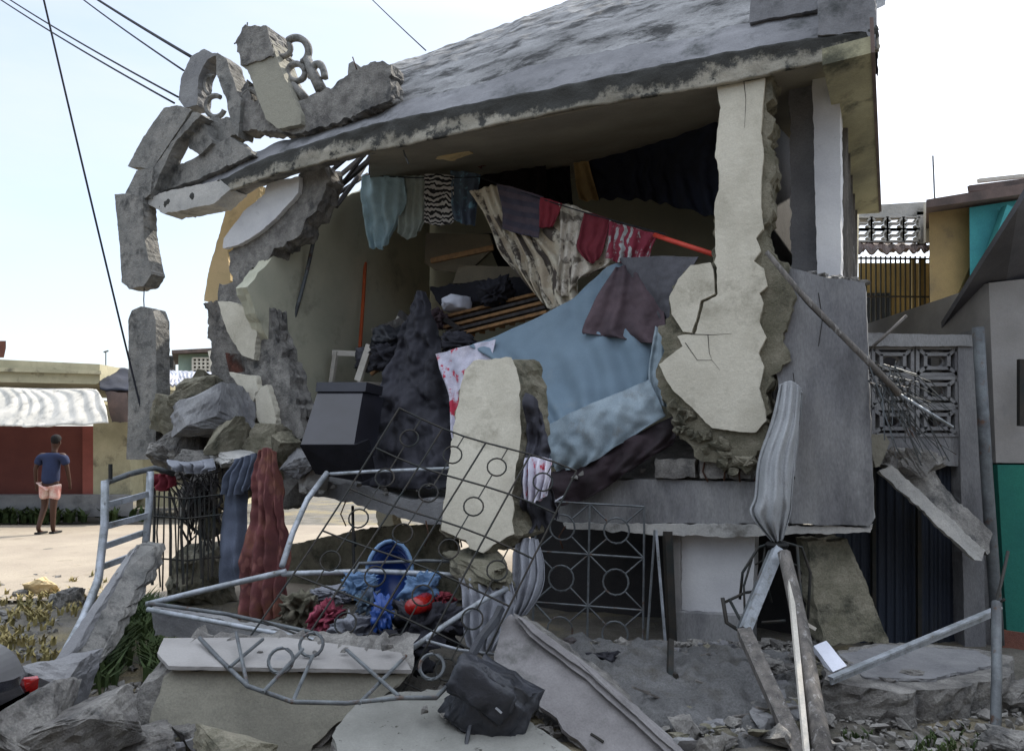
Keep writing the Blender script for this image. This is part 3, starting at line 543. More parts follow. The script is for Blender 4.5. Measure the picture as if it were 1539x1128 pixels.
e = [(0,1),(1,2),(2,3),(3,4),(4,5),(5,6),(0,7),(7,8),(8,9),(9,10),(10,11),(0,12),(12,13),(13,14),(14,15),(15,16),(2,17),(17,18),(18,19),(19,20),(2,21),(21,22),(22,23),(23,24)]+[(20,25+k) for k in range(5)]+[(24,30+k) for k in range(5)]
body = skinned('body', b, e, 'skin', man)
skinned('shirt', [(m_(0,0,.84),.165,.13),(m_(0,0,1.02),.165,.125),(m_(0,0,1.15),.16,.12),(m_(.01,0,1.30),.185,.125),(m_(.02,.01,1.42),.15,.09),(m_(-.18,0,1.37),.09,.085),(m_(-.235,-.02,1.20),.075,.075),(m_(.21,0,1.37),.09,.085),(m_(.255,.015,1.20),.075,.075)], [(0,1),(1,2),(2,3),(3,4),(4,5),(5,6),(4,7),(7,8)], 'shirt_navy', man, body)
skinned('shorts', [(m_(0,0,.95),.15,.12),(m_(-.095,0,.82),.10,.105),(m_(-.10,.02,.60),.085,.09),(m_(.095,0,.82),.10,.105),(m_(.09,0,.58),.085,.09)], [(0,1),(1,2),(0,3),(3,4)], 'shorts', man, body)
q = MB(); hc = m_(.055, .015, 1.672)
for a_ in range(9):
    th_ = math.pi*a_/8; q.v += [hc+Vector((.082*math.sin(th_)*math.cos(k*math.tau/14), .095*math.sin(th_)*math.sin(k*math.tau/14), .078*math.cos(th_)-(.03 if a_ > 4 and math.sin(k*math.tau/14) < 0 else 0))) for k in range(14)]
q.uv = [(0, 0)]*len(q.v); q.f = [(a_*14+k, a_*14+(k+1) % 14, a_*14+14+(k+1) % 14, a_*14+14+k) for a_ in range(8) for k in range(14)]; man.part('hair', sm(q), 'hair', body)
for xx, yy in ((-.12, 0), (.075, .1)): man.part('sandal', MB().box(m_(xx, yy, .035), .09, .26, .03), 'rubber', body)
for xx in (-.022, .13): man.part('ear', MB().box(m_(xx, .02, 1.60), .015, .03, .05), 'skin', body)
man.done(Vector((mc.x, mc.y, .02)))

# ---------------------------------------------------------------- parked car at the left edge
car = Thing('parked_car', 'dark car with painted glare on its bonnet half out of frame beside the rubble', 'car')
secs = [(-2.32,.30,.46,.60),(-2.42,.22,.58,.74),(-2.8,.20,.72,.80),(-3.25,.20,.78,.82),(-3.8,.20,.82,.84),(-4.9,.20,.85,.84),(-5.7,.22,.84,.80),(-6.0,.3,.70,.7)]
def loft(ss, yc, yw=lambda k: 1):
    m = MB(); v = []
    for x, z0, z1, k in ss: v += [Vector((x, yc+k*a, z)) for a, z in ((-1, z0+.08), (-.97, z0), (.97, z0), (1, z0+.08), (1, z1-.12), (.86, z1), (0, z1+.03), (-.86, z1), (-1, z1-.12))]
    n = 9; m.add(v, [(i*n+k, i*n+(k+1) % n, (i+1)*n+(k+1) % n, (i+1)*n+k) for i in range(len(ss)-1) for k in range(n)]+[tuple(range(n)), tuple((len(ss)-1)*n+k for k in range(n))]); return sm(m)
body = car.part('body', loft(secs, 3.35), 'car_paint'); body.modifiers.new('b', 'BEVEL').width = .02
car.part('bonnet', MB().patch([[Vector((x, 3.35+y, z)) for x, z in ((-2.35,.49),(-2.44,.612),(-2.8,.755),(-3.22,.82))] for y in (-.6, -.3, 0, .3, .6)], 20, 10), 'car_glare', thick=.01)
cab = car.part('windscreen', loft([(-3.2,.78,.90,.74),(-3.7,.78,1.25,.66),(-4.7,.78,1.30,.66),(-5.4,.78,.95,.70)], 3.35), 'glass_dark')
for x in (-2.85, -5.2):
    for y in (2.58, 3.96):
        n = 24; w_ = car.part('wheel', sm(MB().tube([Vector((x, y, .3)), Vector((x, y+.2, .3))], .3, n)), 'rubber'); car.part('rim', MB().tube([Vector((x, y-.01, .3)), Vector((x, y+.21, .3))], .17, n), 'steel_grey', w_)
for y in (2.75, 4.0): car.part('headlight', MB().rock((-2.38, y, .42), .07, .14, .09, 3, .05, n=30), 'lamp_red')
car.part('bumper', MB().beam((-2.33, 2.8, .3), (-2.33, 3.9, .3), .1, .14), 'rubber'); car.done(Vector((-4, 3.35, 0)))

# ================================================================ RIGHT-HAND NEIGHBOURS
t = Thing('breeze_block_wall', 'grey wall of ornamental pierced blocks above the dark metal gate', 'wall')
D = 6.55
t.part('beam', MB().slab(pp([(1296,500),(1462,503),(1462,520),(1298,520)], D-.1), Y*.25, .003), 'concrete_smooth')
t.part('beam', MB().slab(pp([(1310,655),(1442,652),(1442,700),(1312,700)], D-.05), Y*.2, .003), 'concrete_smooth')
t.part('pillar', MB().slab(pp([(1440,520),(1472,520),(1482,980),(1450,980)], D-.08), Y*.3, .003), 'concrete_smooth')
t.part('pillar', MB().slab(pp([(1462,495),(1492,495),(1508,990),(1482,990)], D+.05), Y*.3, .003), 'concrete')
for r in range(3):
    for c in range(-1, 2):
        x0, x1, y0, y1 = 1304+c*66+2, 1370+c*66-2, 521+r*45+1, 566+r*45-1
        if c < 0: x0 = 1290+2
        m = MB()
        def bar(ax, ay, bx, by, k=.028): m.beam(P(x0+(x1-x0)*ax, y0+(y1-y0)*ay, D), P(x0+(x1-x0)*bx, y0+(y1-y0)*by, D), k, .12, Y)
        for a_ in ((0,.04,1,.04),(0,.96,1,.96),(.03,0,.03,1),(.97,0,.97,1),(.2,.26,.8,.26),(.2,.74,.8,.74),(.22,.26,.22,.74),(.78,.26,.78,.74),(.03,.06,.22,.28),(.97,.06,.78,.28),(.03,.94,.22,.72),(.97,.94,.78,.72)): bar(*a_)
        cc = P((x0+x1)/2, (y0+y1)/2, D); m.ring(cc, .062, X*1.25, Z*.85, .014, 14)
        t.part('pierced_block', m, 'concrete')
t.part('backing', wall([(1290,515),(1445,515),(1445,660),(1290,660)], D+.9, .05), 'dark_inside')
t.done()
t = Thing('metal_gate', 'tall dark blue corrugated metal gate between the collapsed house and the grey pillar', 'gate')
q = MB(); R1, R2 = [], []
for i in range(61): dz = .007*(1 if (i//2) % 2 else -1); x = 1256+194*i/60; R1.append(P(x, 698, 6.62+dz)); R2.append(P(x, 978, 6.62+dz))
q.add(R1+R2, [(i, i+1, 61+i+1, 61+i) for i in range(60)]); t.part('panel', q, 'gate_blue', thick=.01)
for x in (1312, 1380, 1445): t.part('frame', MB().beam(P(x, 700, 6.56), P(x+1, 976, 6.56), .04, .03), 'steel_dark')
t.done()
single('drainpipe', 'pale vertical pipe on the grey pillar beside the green and white wall', 'pipe', sm(MB().tube([P(1470,492,6.3), P(1482,700,6.3), P(1496,900,6.3), P(1500,968,6.3)], .044, 12)), 'steel_grey')
t = Thing('green_white_house', 'house with green lower wall and grey white upper wall at the right edge', 'house')
t.part('wall', MB().slab([P(1486,425,6.5), P(1900,380,6.5), P(1900,700,6.5), P(1497,695,6.5)], Y*3, 0), 'grey_plaster')
t.part('lower_wall', MB().slab([P(1499,698,6.48), P(1900,700,6.48), P(1900,1000,6.48), P(1513,948,6.48)], Y*3, 0), 'green_paint')
t.part('plinth', MB().slab([P(1506,946,6.46), P(1900,1000,6.46), P(1900,1050,6.44), P(1508,985,6.44)], Y*3, 0), 'brick_red')
t.part('awning', MB().slab([P(1560,262,5.4), P(1530,312,5.6), P(1412,498,7.3), P(1500,500,7.4), P(1700,420,7.4)], Z*.06, 0), 'slate_cloth')
t.part('bracket', MB().beam(P(1536,540,6.4), P(1536,640,6.4), .04, .06), 'steel_dark'); t.done()
t = Thing('teal_house', 'teal and ochre upper house under a tin roof at the right edge', 'house')
t.part('wall', MB().slab([P(1396,312,9.6), P(1458,304,9.6), P(1458,400,9.6), P(1412,500,9.6), P(1398,500,9.6)], Y*2+X*1.2, 0), 'ochre')
t.part('wall', MB().slab([P(1457,312,9.4), P(1600,290,9.4), P(1600,460,9.4), P(1458,460,9.4)], Y*2+X*1.3, 0), 'teal_paint')
t.part('roof', MB().slab([P(1392,300,9.2), P(1620,262,9.2), P(1620,280,9.2), P(1392,312,9.2)], Y*2.5+X*1.3+Z*.3, 0), 'tin_rust')
t.part('trim', MB().beam(P(1515,312,9.3), P(1470,440,9.3), .12, .1), 'teal_paint')
q = MB(); q.beam(P(1456,284,9.8), P(1600,266,9.8), .05, .08); t.part('rail', q, 'tin_rust'); t.part('rail', MB().beam(P(1470,272,10.2), P(1600,258,10.2), .05, .05), 'wood_white'); t.done()
t = Thing('yellow_balcony', 'yellow balcony behind bars under a pierced parapet between the houses', 'balcony')
t.part('wall', wall([(1290,395),(1400,395),(1400,505),(1290,505)], 11.5, .3), 'yellow_wall')
t.part('doorway', wall([(1303,440),(1338,440),(1338,503),(1303,503)], 11.4, .05), 'gate_blue')
q = MB()
for i in range(15): q.tube([P(1294+i*7.4, 385, 10.7), P(1294+i*7.4, 498, 10.7)], .012, 5)
for y in (388, 445, 497): q.beam(P(1290, y, 10.7), P(1398, y+1, 10.7), .03, .02)
t.part('bars', q, 'steel_dark')
for x in (1372, 1385): t.part('post', MB().beam(P(x, 388, 10.8), P(x, 500, 10.8), .07, .05), 'yellow_wall')
cn = t.part('canopy', MB().patch([[P(1288,362,11.2), P(1340,366,11.2), P(1396,368,11.2)], [P(1288,378,10.4), P(1340,378,10.4), P(1398,376,10.4)]], 40, 4, 0, 2, Z, .04, 7, 1), 'tin_rust', thick=.02)
q = MB().slab(pp([(1280,310),(1395,303),(1395,322),(1290,330)], 11), Y*.2, 0); t.part('parapet', q, 'concrete_pale')
t.part('parapet', wall([(1378,318),(1392,318),(1392,366),(1378,366)], 11, .2), 'concrete_pale'); t.part('post', MB().beam(P(1393,305,10.9), P(1393,365,10.9), .06, .06), 'wood_white')
q = MB()
for r in range(2):
    for c in range(4):
        cx, cy = 1296+c*24, 336+r*18
        for a_ in ((-12,-9,12,-9),(-12,9,12,9),(-12,-9,-12,9),(12,-9,12,9),(-12,-9,-6,-3),(12,-9,6,-3),(-12,9,-6,3),(12,9,6,3),(-7,0,7,0)): q.beam(P(cx+a_[0],cy+a_[1],11), P(cx+a_[2],cy+a_[3],11), .025, .08, Y)
t.part('pierced_screen', q, 'concrete_pale'); t.done()

# unseen dark houses added behind the camera to cut sky light on the ruin's foot
def added_house(x0, x1, hh, m, lab):
    t = Thing('added_house', lab, 'house', 'unseen houses added behind the photographer'); y = -4.6
    t.part('wall', MB().slab([Vector((x0,y,0)), Vector((x1,y,0)), Vector((x1,y,hh)), Vector((x0,y,hh))], Y*-5, 0), m)
    t.part('roof', MB().slab([Vector((x0-.2,y+.4,hh)), Vector((x1+.2,y+.4,hh)), Vector((x1+.2,y-3,hh+1.2)), Vector((x0-.2,y-3,hh+1.2))], Z*.1, 0), 'tin_rust')
    n = int((x1-x0)/2)
    for i in range(n):
        cx = x0+(i+.5)*(x1-x0)/n; t.part('window' if i % 3 else 'door', MB().box((cx, y+.03, 1.6 if i % 3 else 1.05), .9, .1, 1.1 if i % 3 else 2.1), 'glass_dark')
    t.done()
added_house(-13, -5.2, 3.6, 'wood_dark', 'unseen dark timber house added for shade, leftmost behind the photographer')
added_house(-5, 4, 5.2, 'tin_rust', 'unseen two storey brown house added for shade straight behind the photographer')
added_house(4.2, 13, 4.2, 'dark_inside', 'unseen dark walled house added for shade, rightmost behind the photographer')
# ================================================================ LAUNDRY AND BELONGINGS IN THE OPEN ROOM
def cloth(name, label, cat, rows, m, folds=.03, ff=5, nu=60, nv=60, seed=1, hem=.06, amp=.025, fn=h, group=None, thick=.006, fr=6.):
    q = MB().patch([[fn(*p) for p in r] for r in rows], max(nu, 50), max(nv, 50), amp, fr, None, folds, ff, seed, hem); return single(name, label, cat, sm(q), m, group, thick=thick)
single('clothesline', 'thin clothesline strung across the open room', 'line', MB().tube(sag(h(545,263,1.0), h(720,266,1.0), .02)+sag(h(720,266,1.0), h(1000,352,.3), .03)[1:], .006, 4), 'cable')
LG = 'laundry hanging in the open room'
cloth('shirt', 'pale blue shirt hanging at the left end of the clothesline', 'shirt', [[(545,264,1.),(575,264,1.),(606,265,1.)], [(543,300,.98),(575,303,1.),(612,300,1.)], [(549,340,.97),(578,348,.97),(600,325,1.)], [(556,374,.96),(578,372,.97),(592,342,1.)]], 'shirt_blue', .035, 4, seed=3, group=LG, hem=.1)
cloth('shirt', 'grey green shirt between the pale blue shirt and the zebra cloth', 'shirt', [[(600,264,1.04),(620,264,1.05),(640,264,1.05)], [(602,295,1.04),(620,300,1.05),(641,295,1.05)], [(600,330,1.02),(620,335,1.05),(640,326,1.05)], [(598,350,1.02),(614,360,1.05),(630,346,1.05)]], 'shirt_grey', .03, 4, seed=5, group=LG)
cloth('zebra_cloth', 'black and white striped cloth on the clothesline', 'cloth', [[(638,262,1.),(660,262,1.),(682,264,1.)], [(638,300,1.),(660,300,1.),(682,300,1.)], [(638,335,1.),(660,340,1.),(682,334,1.)]], 'zebra', .012, 3, seed=7, group=LG)
cloth('navy_cloth', 'navy and teal cloth hanging beside the zebra cloth', 'cloth', [[(676,256,1.02),(700,258,1.02),(722,262,1.02)], [(678,295,1.02),(698,300,1.),(718,290,1.02)], [(682,330,1.02),(698,338,1.),(714,340,1.02)]], 'navy_cloth', .03, 3, seed=8, group=LG)
cloth('patterned_curtain', 'long cream printed curtain draped down from the middle of the clothesline', 'curtain', [[(706,288,.95),(726,282,.9),(748,278,.9),(790,290,.85),(850,310,.75)], [(728,322,.9),(745,330,.88),(770,330,.85),(810,345,.8),(868,345,.7)], [(752,378,.85),(775,380,.85),(800,380,.8),(838,385,.75),(872,380,.68)], [(770,402,.8),(790,415,.8),(808,425,.8),(840,430,.72),(868,425,.65)], [(803,440,.8),(812,450,.8),(826,465,.75),(845,462,.7),(866,455,.65)]], 'curtain_print', .05, 6, 60, 50, 9, .08, group=LG)
cloth('plain_curtain', 'cream and grey curtain hanging under the red cloth', 'curtain', [[(838,306,.70),(858,308,.68),(880,316,.66),(925,335,.6)], [(842,345,.68),(860,350,.66),(885,352,.64),(928,372,.6)], [(840,390,.68),(858,395,.64),(885,400,.62),(925,392,.6)], [(836,440,.66),(852,446,.62),(872,420,.62),(905,404,.6)]], 'curtain_plain', .04, 5, 40, 40, 10, .1, group=LG)
cloth('towel', 'purple grey towel with pale stripes folded over the clothesline', 'towel', [[(746,276,.84),(778,283,.8),(818,296,.75)], [(754,310,.8),(785,318,.76),(814,322,.73)], [(756,344,.8),(782,352,.76),(810,358,.73)]], 'towel', .012, 3, seed=11, group=LG, hem=.03)
cloth('red_cloth', 'small brick red cloth beside the purple grey towel', 'cloth', [[(812,296,.72),(828,300,.7),(845,306,.68)], [(811,322,.72),(826,325,.7),(838,325,.68)], [(810,342,.72),(822,342,.7),(830,340,.68)]], 'red_dark', .015, 3, seed=12, group=LG)
cloth('red_cloth', 'bright crimson cloth over the cream curtain on the clothesline', 'cloth', [[(878,318,.58),(896,322,.56),(915,328,.55)], [(872,350,.58),(892,354,.56),(912,352,.55)], [(867,372,.58),(886,378,.56),(906,378,.55)], [(880,390,.58),(890,396,.56),(900,388,.55)]], 'red_cloth', .02, 3, seed=13, group=LG)
cloth('floral_cloth', 'red and white flowered cloth at the right end of the clothesline', 'cloth', [[(916,332,.5),(950,342,.48),(990,352,.42)], [(914,360,.5),(945,372,.47),(980,372,.44)], [(910,388,.5),(940,398,.47),(974,400,.44)]], 'floral_red', .03, 4, seed=14, group=LG)
single('broomstick', 'coral red stick poking out behind the torn pier', 'stick', sm(MB().tube([h(984,353,.4), h(1010,362,.3), h(1090,388,.1)], .022, 8)), 'coral')
single('orange_pole', 'orange pole leaning on the inner wall', 'pole', MB().tube([h(549,395,1.7), h(546,450,1.5), h(541,522,1.3)], .022, 8), 'orange')
single('hanging_pipe', 'thin dark pipe hanging slanted across the inner wall', 'pipe', sm(MB().tube([h(482,262,.5), h(478,330,.5), h(462,405,.5), h(450,450,.45), (h(424,540,.4))], .022, 7)), 'steel_grey')
# dark things at the back of the room
CG = 'clothes hanging at the back of the room'
cloth('curtain', 'dark purple curtain at the back of the room, left of the shelf', 'curtain', [[(706,205,2.),(760,215,2.),(820,212,2.)], [(706,250,2.),(760,250,2.),(820,250,2.)], [(712,300,2.),(765,300,2.),(822,300,2.)]], 'maroon', .05, 5, seed=20, group=CG)
cloth('curtain', 'dark blue curtain at the back of the room beside the torn pier', 'curtain', [[(884,240,2.2),(950,225,1.9),(1010,200,1.6),(1080,170,1.2)], [(890,270,2.2),(950,265,1.9),(1010,250,1.6),(1080,240,1.2)], [(900,300,2.2),(960,300,1.9),(1010,310,1.6),(1080,330,1.2)]], 'night_cloth', .06, 7, seed=21, group=CG)
cloth('curtain', 'black curtain hanging in the middle of the back of the room', 'curtain', [[(815,250,2.3),(835,248,2.3),(856,246,2.3)], [(815,280,2.3),(835,280,2.3),(858,280,2.3)], [(820,305,2.3),(840,306,2.3),(860,306,2.3)]], 'black_cloth', .03, 3, seed=22, group=CG)
cloth('curtain', 'ochre cloth hanging in the dark at the back of the room', 'cloth', [[(862,245,2.1),(872,243,2.1),(884,242,2.1)], [(866,275,2.1),(880,275,2.1),(892,272,2.1)], [(870,300,2.1),(884,302,2.1),(900,300,2.1)]], 'ochre', .03, 2, seed=23, group=CG)
cloth('curtain', 'dusty red cloth under the eave above the clothesline', 'cloth', [[(712,202,1.4),(724,200,1.4),(736,198,1.4)], [(712,225,1.4),(724,228,1.4),(738,224,1.4)], [(716,250,1.4),(724,252,1.4),(732,246,1.4)]], 'red_dark', .03, 2, seed=24, group=CG)
t = Thing('wardrobe', 'broken wardrobe panels leaning at the back of the room', 'wardrobe')
t.part('panel', MB().slab(hp([(640,350),(735,352),(742,372),(700,412),(652,405),(638,395)], 1.9), DD*.04, 0), 'cardboard'); t.part('panel', MB().slab(hp([(690,398),(800,402),(806,420),(680,426)], 1.7), DD*.04, 0), 'cardboard')
t.part('frame', MB().slab(hp([(700,352),(745,350),(800,400),(798,430),(760,430),(740,380)], 2.4), DD*.3, 0), 'dark_inside'); t.done()
single('mattress', 'black mattress wedged above the slatted bed', 'mattress', MB().slab(hp([(646,432),(700,424),(790,414),(806,424),(800,446),(735,452),(660,460)], 1.3), DD*.9+Z*.05, .01), 'black_cloth')
single('pillow', 'white pillow on the slatted bed', 'pillow', sm(MB().rock(h(688,456,1.2), .36, .25, .2, 8, .1, n=40, cuts=3)), 'paper')
t = Thing('bed_base', 'slatted wooden bed base tipped up under the black mattress', 'bed')
for i in range(5): t.part('slat', MB().beam(h(664+i*3, 478+i*7, 1.2-i*.08), h(812+i*3, 441+i*7, 1.0-i*.08), .09, .03), 'wood' if i % 2 == 0 else 'wood_dark')
for i in range(9): t.part('batten', MB().beam(h(680+i*15, 512-i*4.2, .85), h(672+i*15, 486-i*4.2, 1.2), .06, .03), 'wood')
t.done()
def rocks(name, label, cat, m, specs, fn, group=None):
    mb = MB()
    for i, s_ in enumerate(specs): mb.rock(fn(*s_[:3]), *s_[3:6], i*3+len(specs), .2, cuts=2)
    return single(name, label, cat, sm(mb), m, group)
single('plastic_bag', 'shiny black bag of clothes beside the white chair', 'bag', sm(MB().rock(h(590,512,.9), .62, .4, .42, 5, .5, n=30, cuts=4)), 'bag_black')
single('bundle', 'dark bundle of clothes stuffed under the black bag', 'clothes', sm(MB().rock(h(585,535,.8), .5, .4, .4, 9, .5, n=30, cuts=4)), 'dark_drape')
t = Thing('chair', 'white wooden chair standing tilted against the inner wall', 'chair')
for a, b_, wdt in (((505,528,.9),(497,582,.9),.05),((548,530,1.0),(540,580,1.0),.05),((500,530,.9),(548,532,1.),.06),((556,518,.8),(538,572,.75),.08)): t.part('back_rail', MB().beam(h(*a), h(*b_), wdt, .04, DD), 'wood_white')
t.part('seat', MB().slab([h(540,573,.7), h(578,574,.9), h(574,580,.9), h(538,580,.7)], DD*.3, 0), 'wood_white')
for a, b_ in (((576,576,.85),(562,640,.7)), ((542,578,.7),(534,640,.7))): t.part('leg', MB().beam(h(*a), h(*b_), .04, .04, DD), 'wood_white')
t.done()
t = Thing('television', 'black television set tipped forward on the slab edge', 'television')
F_ = pp([(477,574),(548,574),(528,668),(453,668)], 7.35); F_[2] = P(528,668,7.05); F_[3] = P(453,668,7.05)
t.part('case', MB().slab([P(480,580,7.5), P(547,580,7.5), P(532,668,7.1), P(452,668,7.1)], Vector((.13,.34,-.10)), 0), 'black_gloss')
t.part('lid', MB().slab([P(476,574,7.46), P(551,574,7.46), P(549,588,7.44), P(474,588,7.44)], Vector((.1,.34,-.02)), 0), 'black_gloss')
t.part('underside', MB().slab([P(450,668,7.08), P(534,668,7.08), P(545,724,7.3), P(474,712,7.3)], Vector((.08,.25,.05)), 0), 'black_cloth'); t.done()
cloth('drape', 'dark cloth hanging like a cone between the television and the upright slab', 'cloth', [[(622,440,.7),(630,437,.65),(642,440,.7)], [(608,490,.6),(630,490,.5),(654,490,.6)], [(578,560,.5),(625,560,.35),(676,570,.5)], [(552,640,.35),(620,640,.15),(682,650,.3)], [(540,728,.2),(615,735,.0),(690,735,.2)]], 'dark_drape', .04, 3, 80, 80, 31, .02, .11)
cloth('sheet', 'pink and white cloth trapped behind the upright slab', 'cloth', [[(655,532,.35),(700,520,.3),(745,510,.3)], [(664,560,.3),(700,560,.25),(740,545,.25)], [(675,600,.25),(700,600,.2),(735,590,.2)], [(680,660,.2),(700,660,.15),(735,640,.2)]], 'pink_white', .04, 3, seed=32)
# the big blue sheet
cloth('blue_sheet', 'large pale blue sheet spilling out of the room over the slab', 'sheet', [[(705,520,.3),(770,494,.4),(850,455,.45),(905,408,.5),(935,392,.5)],
  [(745,545,.2),(800,540,.25),(860,500,.35),(920,470,.4),(965,440,.4)], [(790,600,.1),(830,590,.15),(880,560,.15),(940,530,.25),(985,490,.3)], [(820,650,.0),(850,640,.0),(890,610,.05),(945,580,.1),(992,540,.2)], [(822,705,-.05),(860,690,-.1),(905,665,-.05),(955,635,.0),(996,600,.1)]], 'blue_sheet', .045, 5, 120, 110, 33, .02, .03, fr=2.5)
cloth('dusty_sheet', 'crumpled dusty blue bedding in front of the big blue sheet', 'bedding', [[(822,640,-.08),(870,615,-.12),(930,590,-.1),(975,570,0)], [(826,680,-.15),(870,655,-.22),(930,630,-.2),(990,600,-.05)], [(838,708,-.12),(880,700,-.2),(935,665,-.18),(1000,625,-.05)]], 'blue_dusty', .03, 5, 130, 90, 34, .03, .035, fr=4.)
cloth('brown_sheet', 'brown sheer cloth peaked above the big blue sheet', 'cloth', [[(925,402,.42),(940,398,.4),(955,396,.42)], [(900,440,.35),(940,440,.33),(990,440,.35)], [(876,495,.3),(930,495,.25),(1000,488,.25)], [(880,500,.3),(940,510,.25),(1000,520,.2)]], 'brown_sheet', .04, 3, seed=35)
cloth('slate_cloth', 'slate grey cloth bulging beside the torn pier', 'cloth', [[(930,388,.45),(980,385,.35),(1050,386,.2)], [(950,420,.4),(990,425,.28),(1030,425,.2)], [(985,470,.35),(1005,475,.25),(1020,470,.2)], [(1000,500,.3),(1010,510,.25),(1020,520,.2)]], 'slate_cloth', .03, 2, seed=36)
cloth('blanket', 'dark maroon blanket hanging under the blue bedding over the slab', 'blanket', [[(822,712,-.1),(900,685,-.15),(960,650,-.1),(1012,625,0)], [(825,735,-.2),(900,712,-.22),(965,680,-.15),(1018,650,-.05)], [(838,762,-.18),(890,745,-.2),(950,705,-.15),(1010,668,-.05)]], 'maroon', .04, 4, seed=37, hem=.1)
cloth('grey_curtain', 'dirty teal grey sheet edge hanging below the right of the blue sheet', 'cloth', [[(985,490,.15),(1000,500,.1)], [(975,560,.1),(1000,560,.05)], [(985,610,.0),(1003,612,-.05)]], 'blue_dusty', .03, 2, seed=38)
single('thread_tangle', 'white plastic strip lying on the maroon blanket', 'strip', MB().beam(P(822,760,6.3), P(847,745,6.3), .02, .01), 'paper')

# ================================================================ FALLEN PIECES IN FRONT
def frag(name, label, front, vec, core, plast, inset=None, jit=.015, grp=None, extra=None):
    t = Thing(name, label, 'slab', grp); n = vec.normalized(); front = planar(front); nn = Vector()
    for i, p in enumerate(front): nn += p.cross(front[(i+1) % len(front)])
    nn.normalize(); nn *= 1 if nn.dot(O-front[0]) > 0 else -1; n = -nn
    t.part('concrete', MB().slab([p+n*.035 for p in front], vec, jit*1.3, .07), core)
    t.part('plaster', MB().slab(inset or front, n*.03, jit*.6, .07), plast)
    if extra: extra(t)
    t.done(); return t
frag('wall_fragment', 'tall cream wall piece standing upright behind the fallen grille', pp([(698,556,6.1),(712,542,6.1),(768,537,6.1),(778,560,6.08),(782,610,6.0),(780,680,5.95),(770,740,5.85),(772,800,5.8),(752,812,5.8),(726,830,5.75),(706,824,5.75),(700,812,5.75),(664,796,5.8),(672,720,5.9),(682,640,6.0)]), Vector((.22,.18,0)), 'broken_olive', 'cream')
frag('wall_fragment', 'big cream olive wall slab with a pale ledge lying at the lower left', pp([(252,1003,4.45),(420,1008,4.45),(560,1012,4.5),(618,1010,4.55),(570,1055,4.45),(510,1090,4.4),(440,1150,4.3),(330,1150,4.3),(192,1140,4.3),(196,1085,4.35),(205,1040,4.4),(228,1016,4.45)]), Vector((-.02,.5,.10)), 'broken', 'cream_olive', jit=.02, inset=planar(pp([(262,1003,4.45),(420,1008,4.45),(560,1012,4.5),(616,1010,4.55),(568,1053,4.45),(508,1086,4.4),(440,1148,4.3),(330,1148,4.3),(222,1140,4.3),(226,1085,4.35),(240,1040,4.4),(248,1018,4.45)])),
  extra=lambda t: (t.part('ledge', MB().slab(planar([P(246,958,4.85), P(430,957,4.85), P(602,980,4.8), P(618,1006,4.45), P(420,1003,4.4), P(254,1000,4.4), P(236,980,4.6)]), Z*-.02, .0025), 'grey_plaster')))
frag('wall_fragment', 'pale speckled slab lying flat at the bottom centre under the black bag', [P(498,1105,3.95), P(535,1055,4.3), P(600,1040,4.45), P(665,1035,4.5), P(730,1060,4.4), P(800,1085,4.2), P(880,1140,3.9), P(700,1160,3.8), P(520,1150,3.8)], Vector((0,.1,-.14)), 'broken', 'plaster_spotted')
def lean(pts, off=0.): return [P(x, y, 5.0-.75*(y-920)/220+off) for x, y in pts]
frag('wall_fragment', 'grey plastered slab with a moulded edge sloping down at the bottom right of centre', lean([(754,938),(768,922),(800,944),(890,1012),(1010,1118),(1040,1150),(905,1150),(868,1112),(846,1095),(838,1078),(812,1062),(800,1048),(778,1032),(770,1018),(744,1002),(742,985),(748,968)]), Vector((.10,.36,-.06)), 'broken', 'shaded_plaster', jit=.012,
  extra=lambda t: (t.part('moulding', MB().slab(lean([(772,924),(786,930),(900,1014),(1022,1122),(1046,1150),(1018,1150),(990,1118),(880,1020),(796,956)], -.045), Y*.06, .003), 'shaded_plaster'), t.part('moulding', MB().slab(lean([(779,927),(786,930),(900,1014),(1022,1122),(1046,1150),(1034,1150),(1010,1124),(890,1016),(800,950)], -.075), Y*.03, .003), 'shaded_plaster'), t.part('crack', MB().tube(lean([(888,1102),(898,1108),(907,1114)], -.01), .008, 5), 'crack')))
single('stump', 'rough concrete stump under the upright cream wall piece', 'rubble', MB().rock(P(722,850,5.85), .58, .4, .34, 77, .25, cuts=4), 'broken_olive')
cloth('grey_sheet', 'grey cloth hanging from the stump behind the diagonal bar', 'cloth', [[(690,868,5.7),(725,868,5.65),(768,868,5.7)], [(696,905,5.65),(730,905,5.55),(775,905,5.6)], [(700,950,5.6),(728,950,5.5),(762,945,5.55)], [(706,975,5.55),(728,980,5.5),(748,975,5.5)]], 'grey_curtain', .05, 5, 40, 30, 41, .08, fn=P)
cloth('grey_sheet', 'pale grey curtain bulging beside the ground floor grille', 'curtain', [[(778,808,5.95),(795,808,5.9),(808,810,5.95)], [(772,840,5.9),(796,845,5.8),(818,850,5.9)], [(768,885,5.85),(792,890,5.75),(814,888,5.85)], [(764,925,5.8),(778,925,5.75),(792,922,5.8)]], 'grey_curtain', .05, 4, 30, 30, 42, .05, fn=P)
cloth('netting', 'dark netting and rags wedged between the upright slab and the blue sheet', 'rags', [[(790,590,6.0),(808,600,6.0),(815,640,6.0)], [(788,650,5.95),(805,660,5.95),(828,670,5.95)], [(785,720,5.9),(800,725,5.9),(826,720,5.95)], [(782,800,5.9),(805,800,5.9),(838,780,5.9)]], 'dark_drape', .025, 3, 40, 40, 43, .15, .12, fn=P)
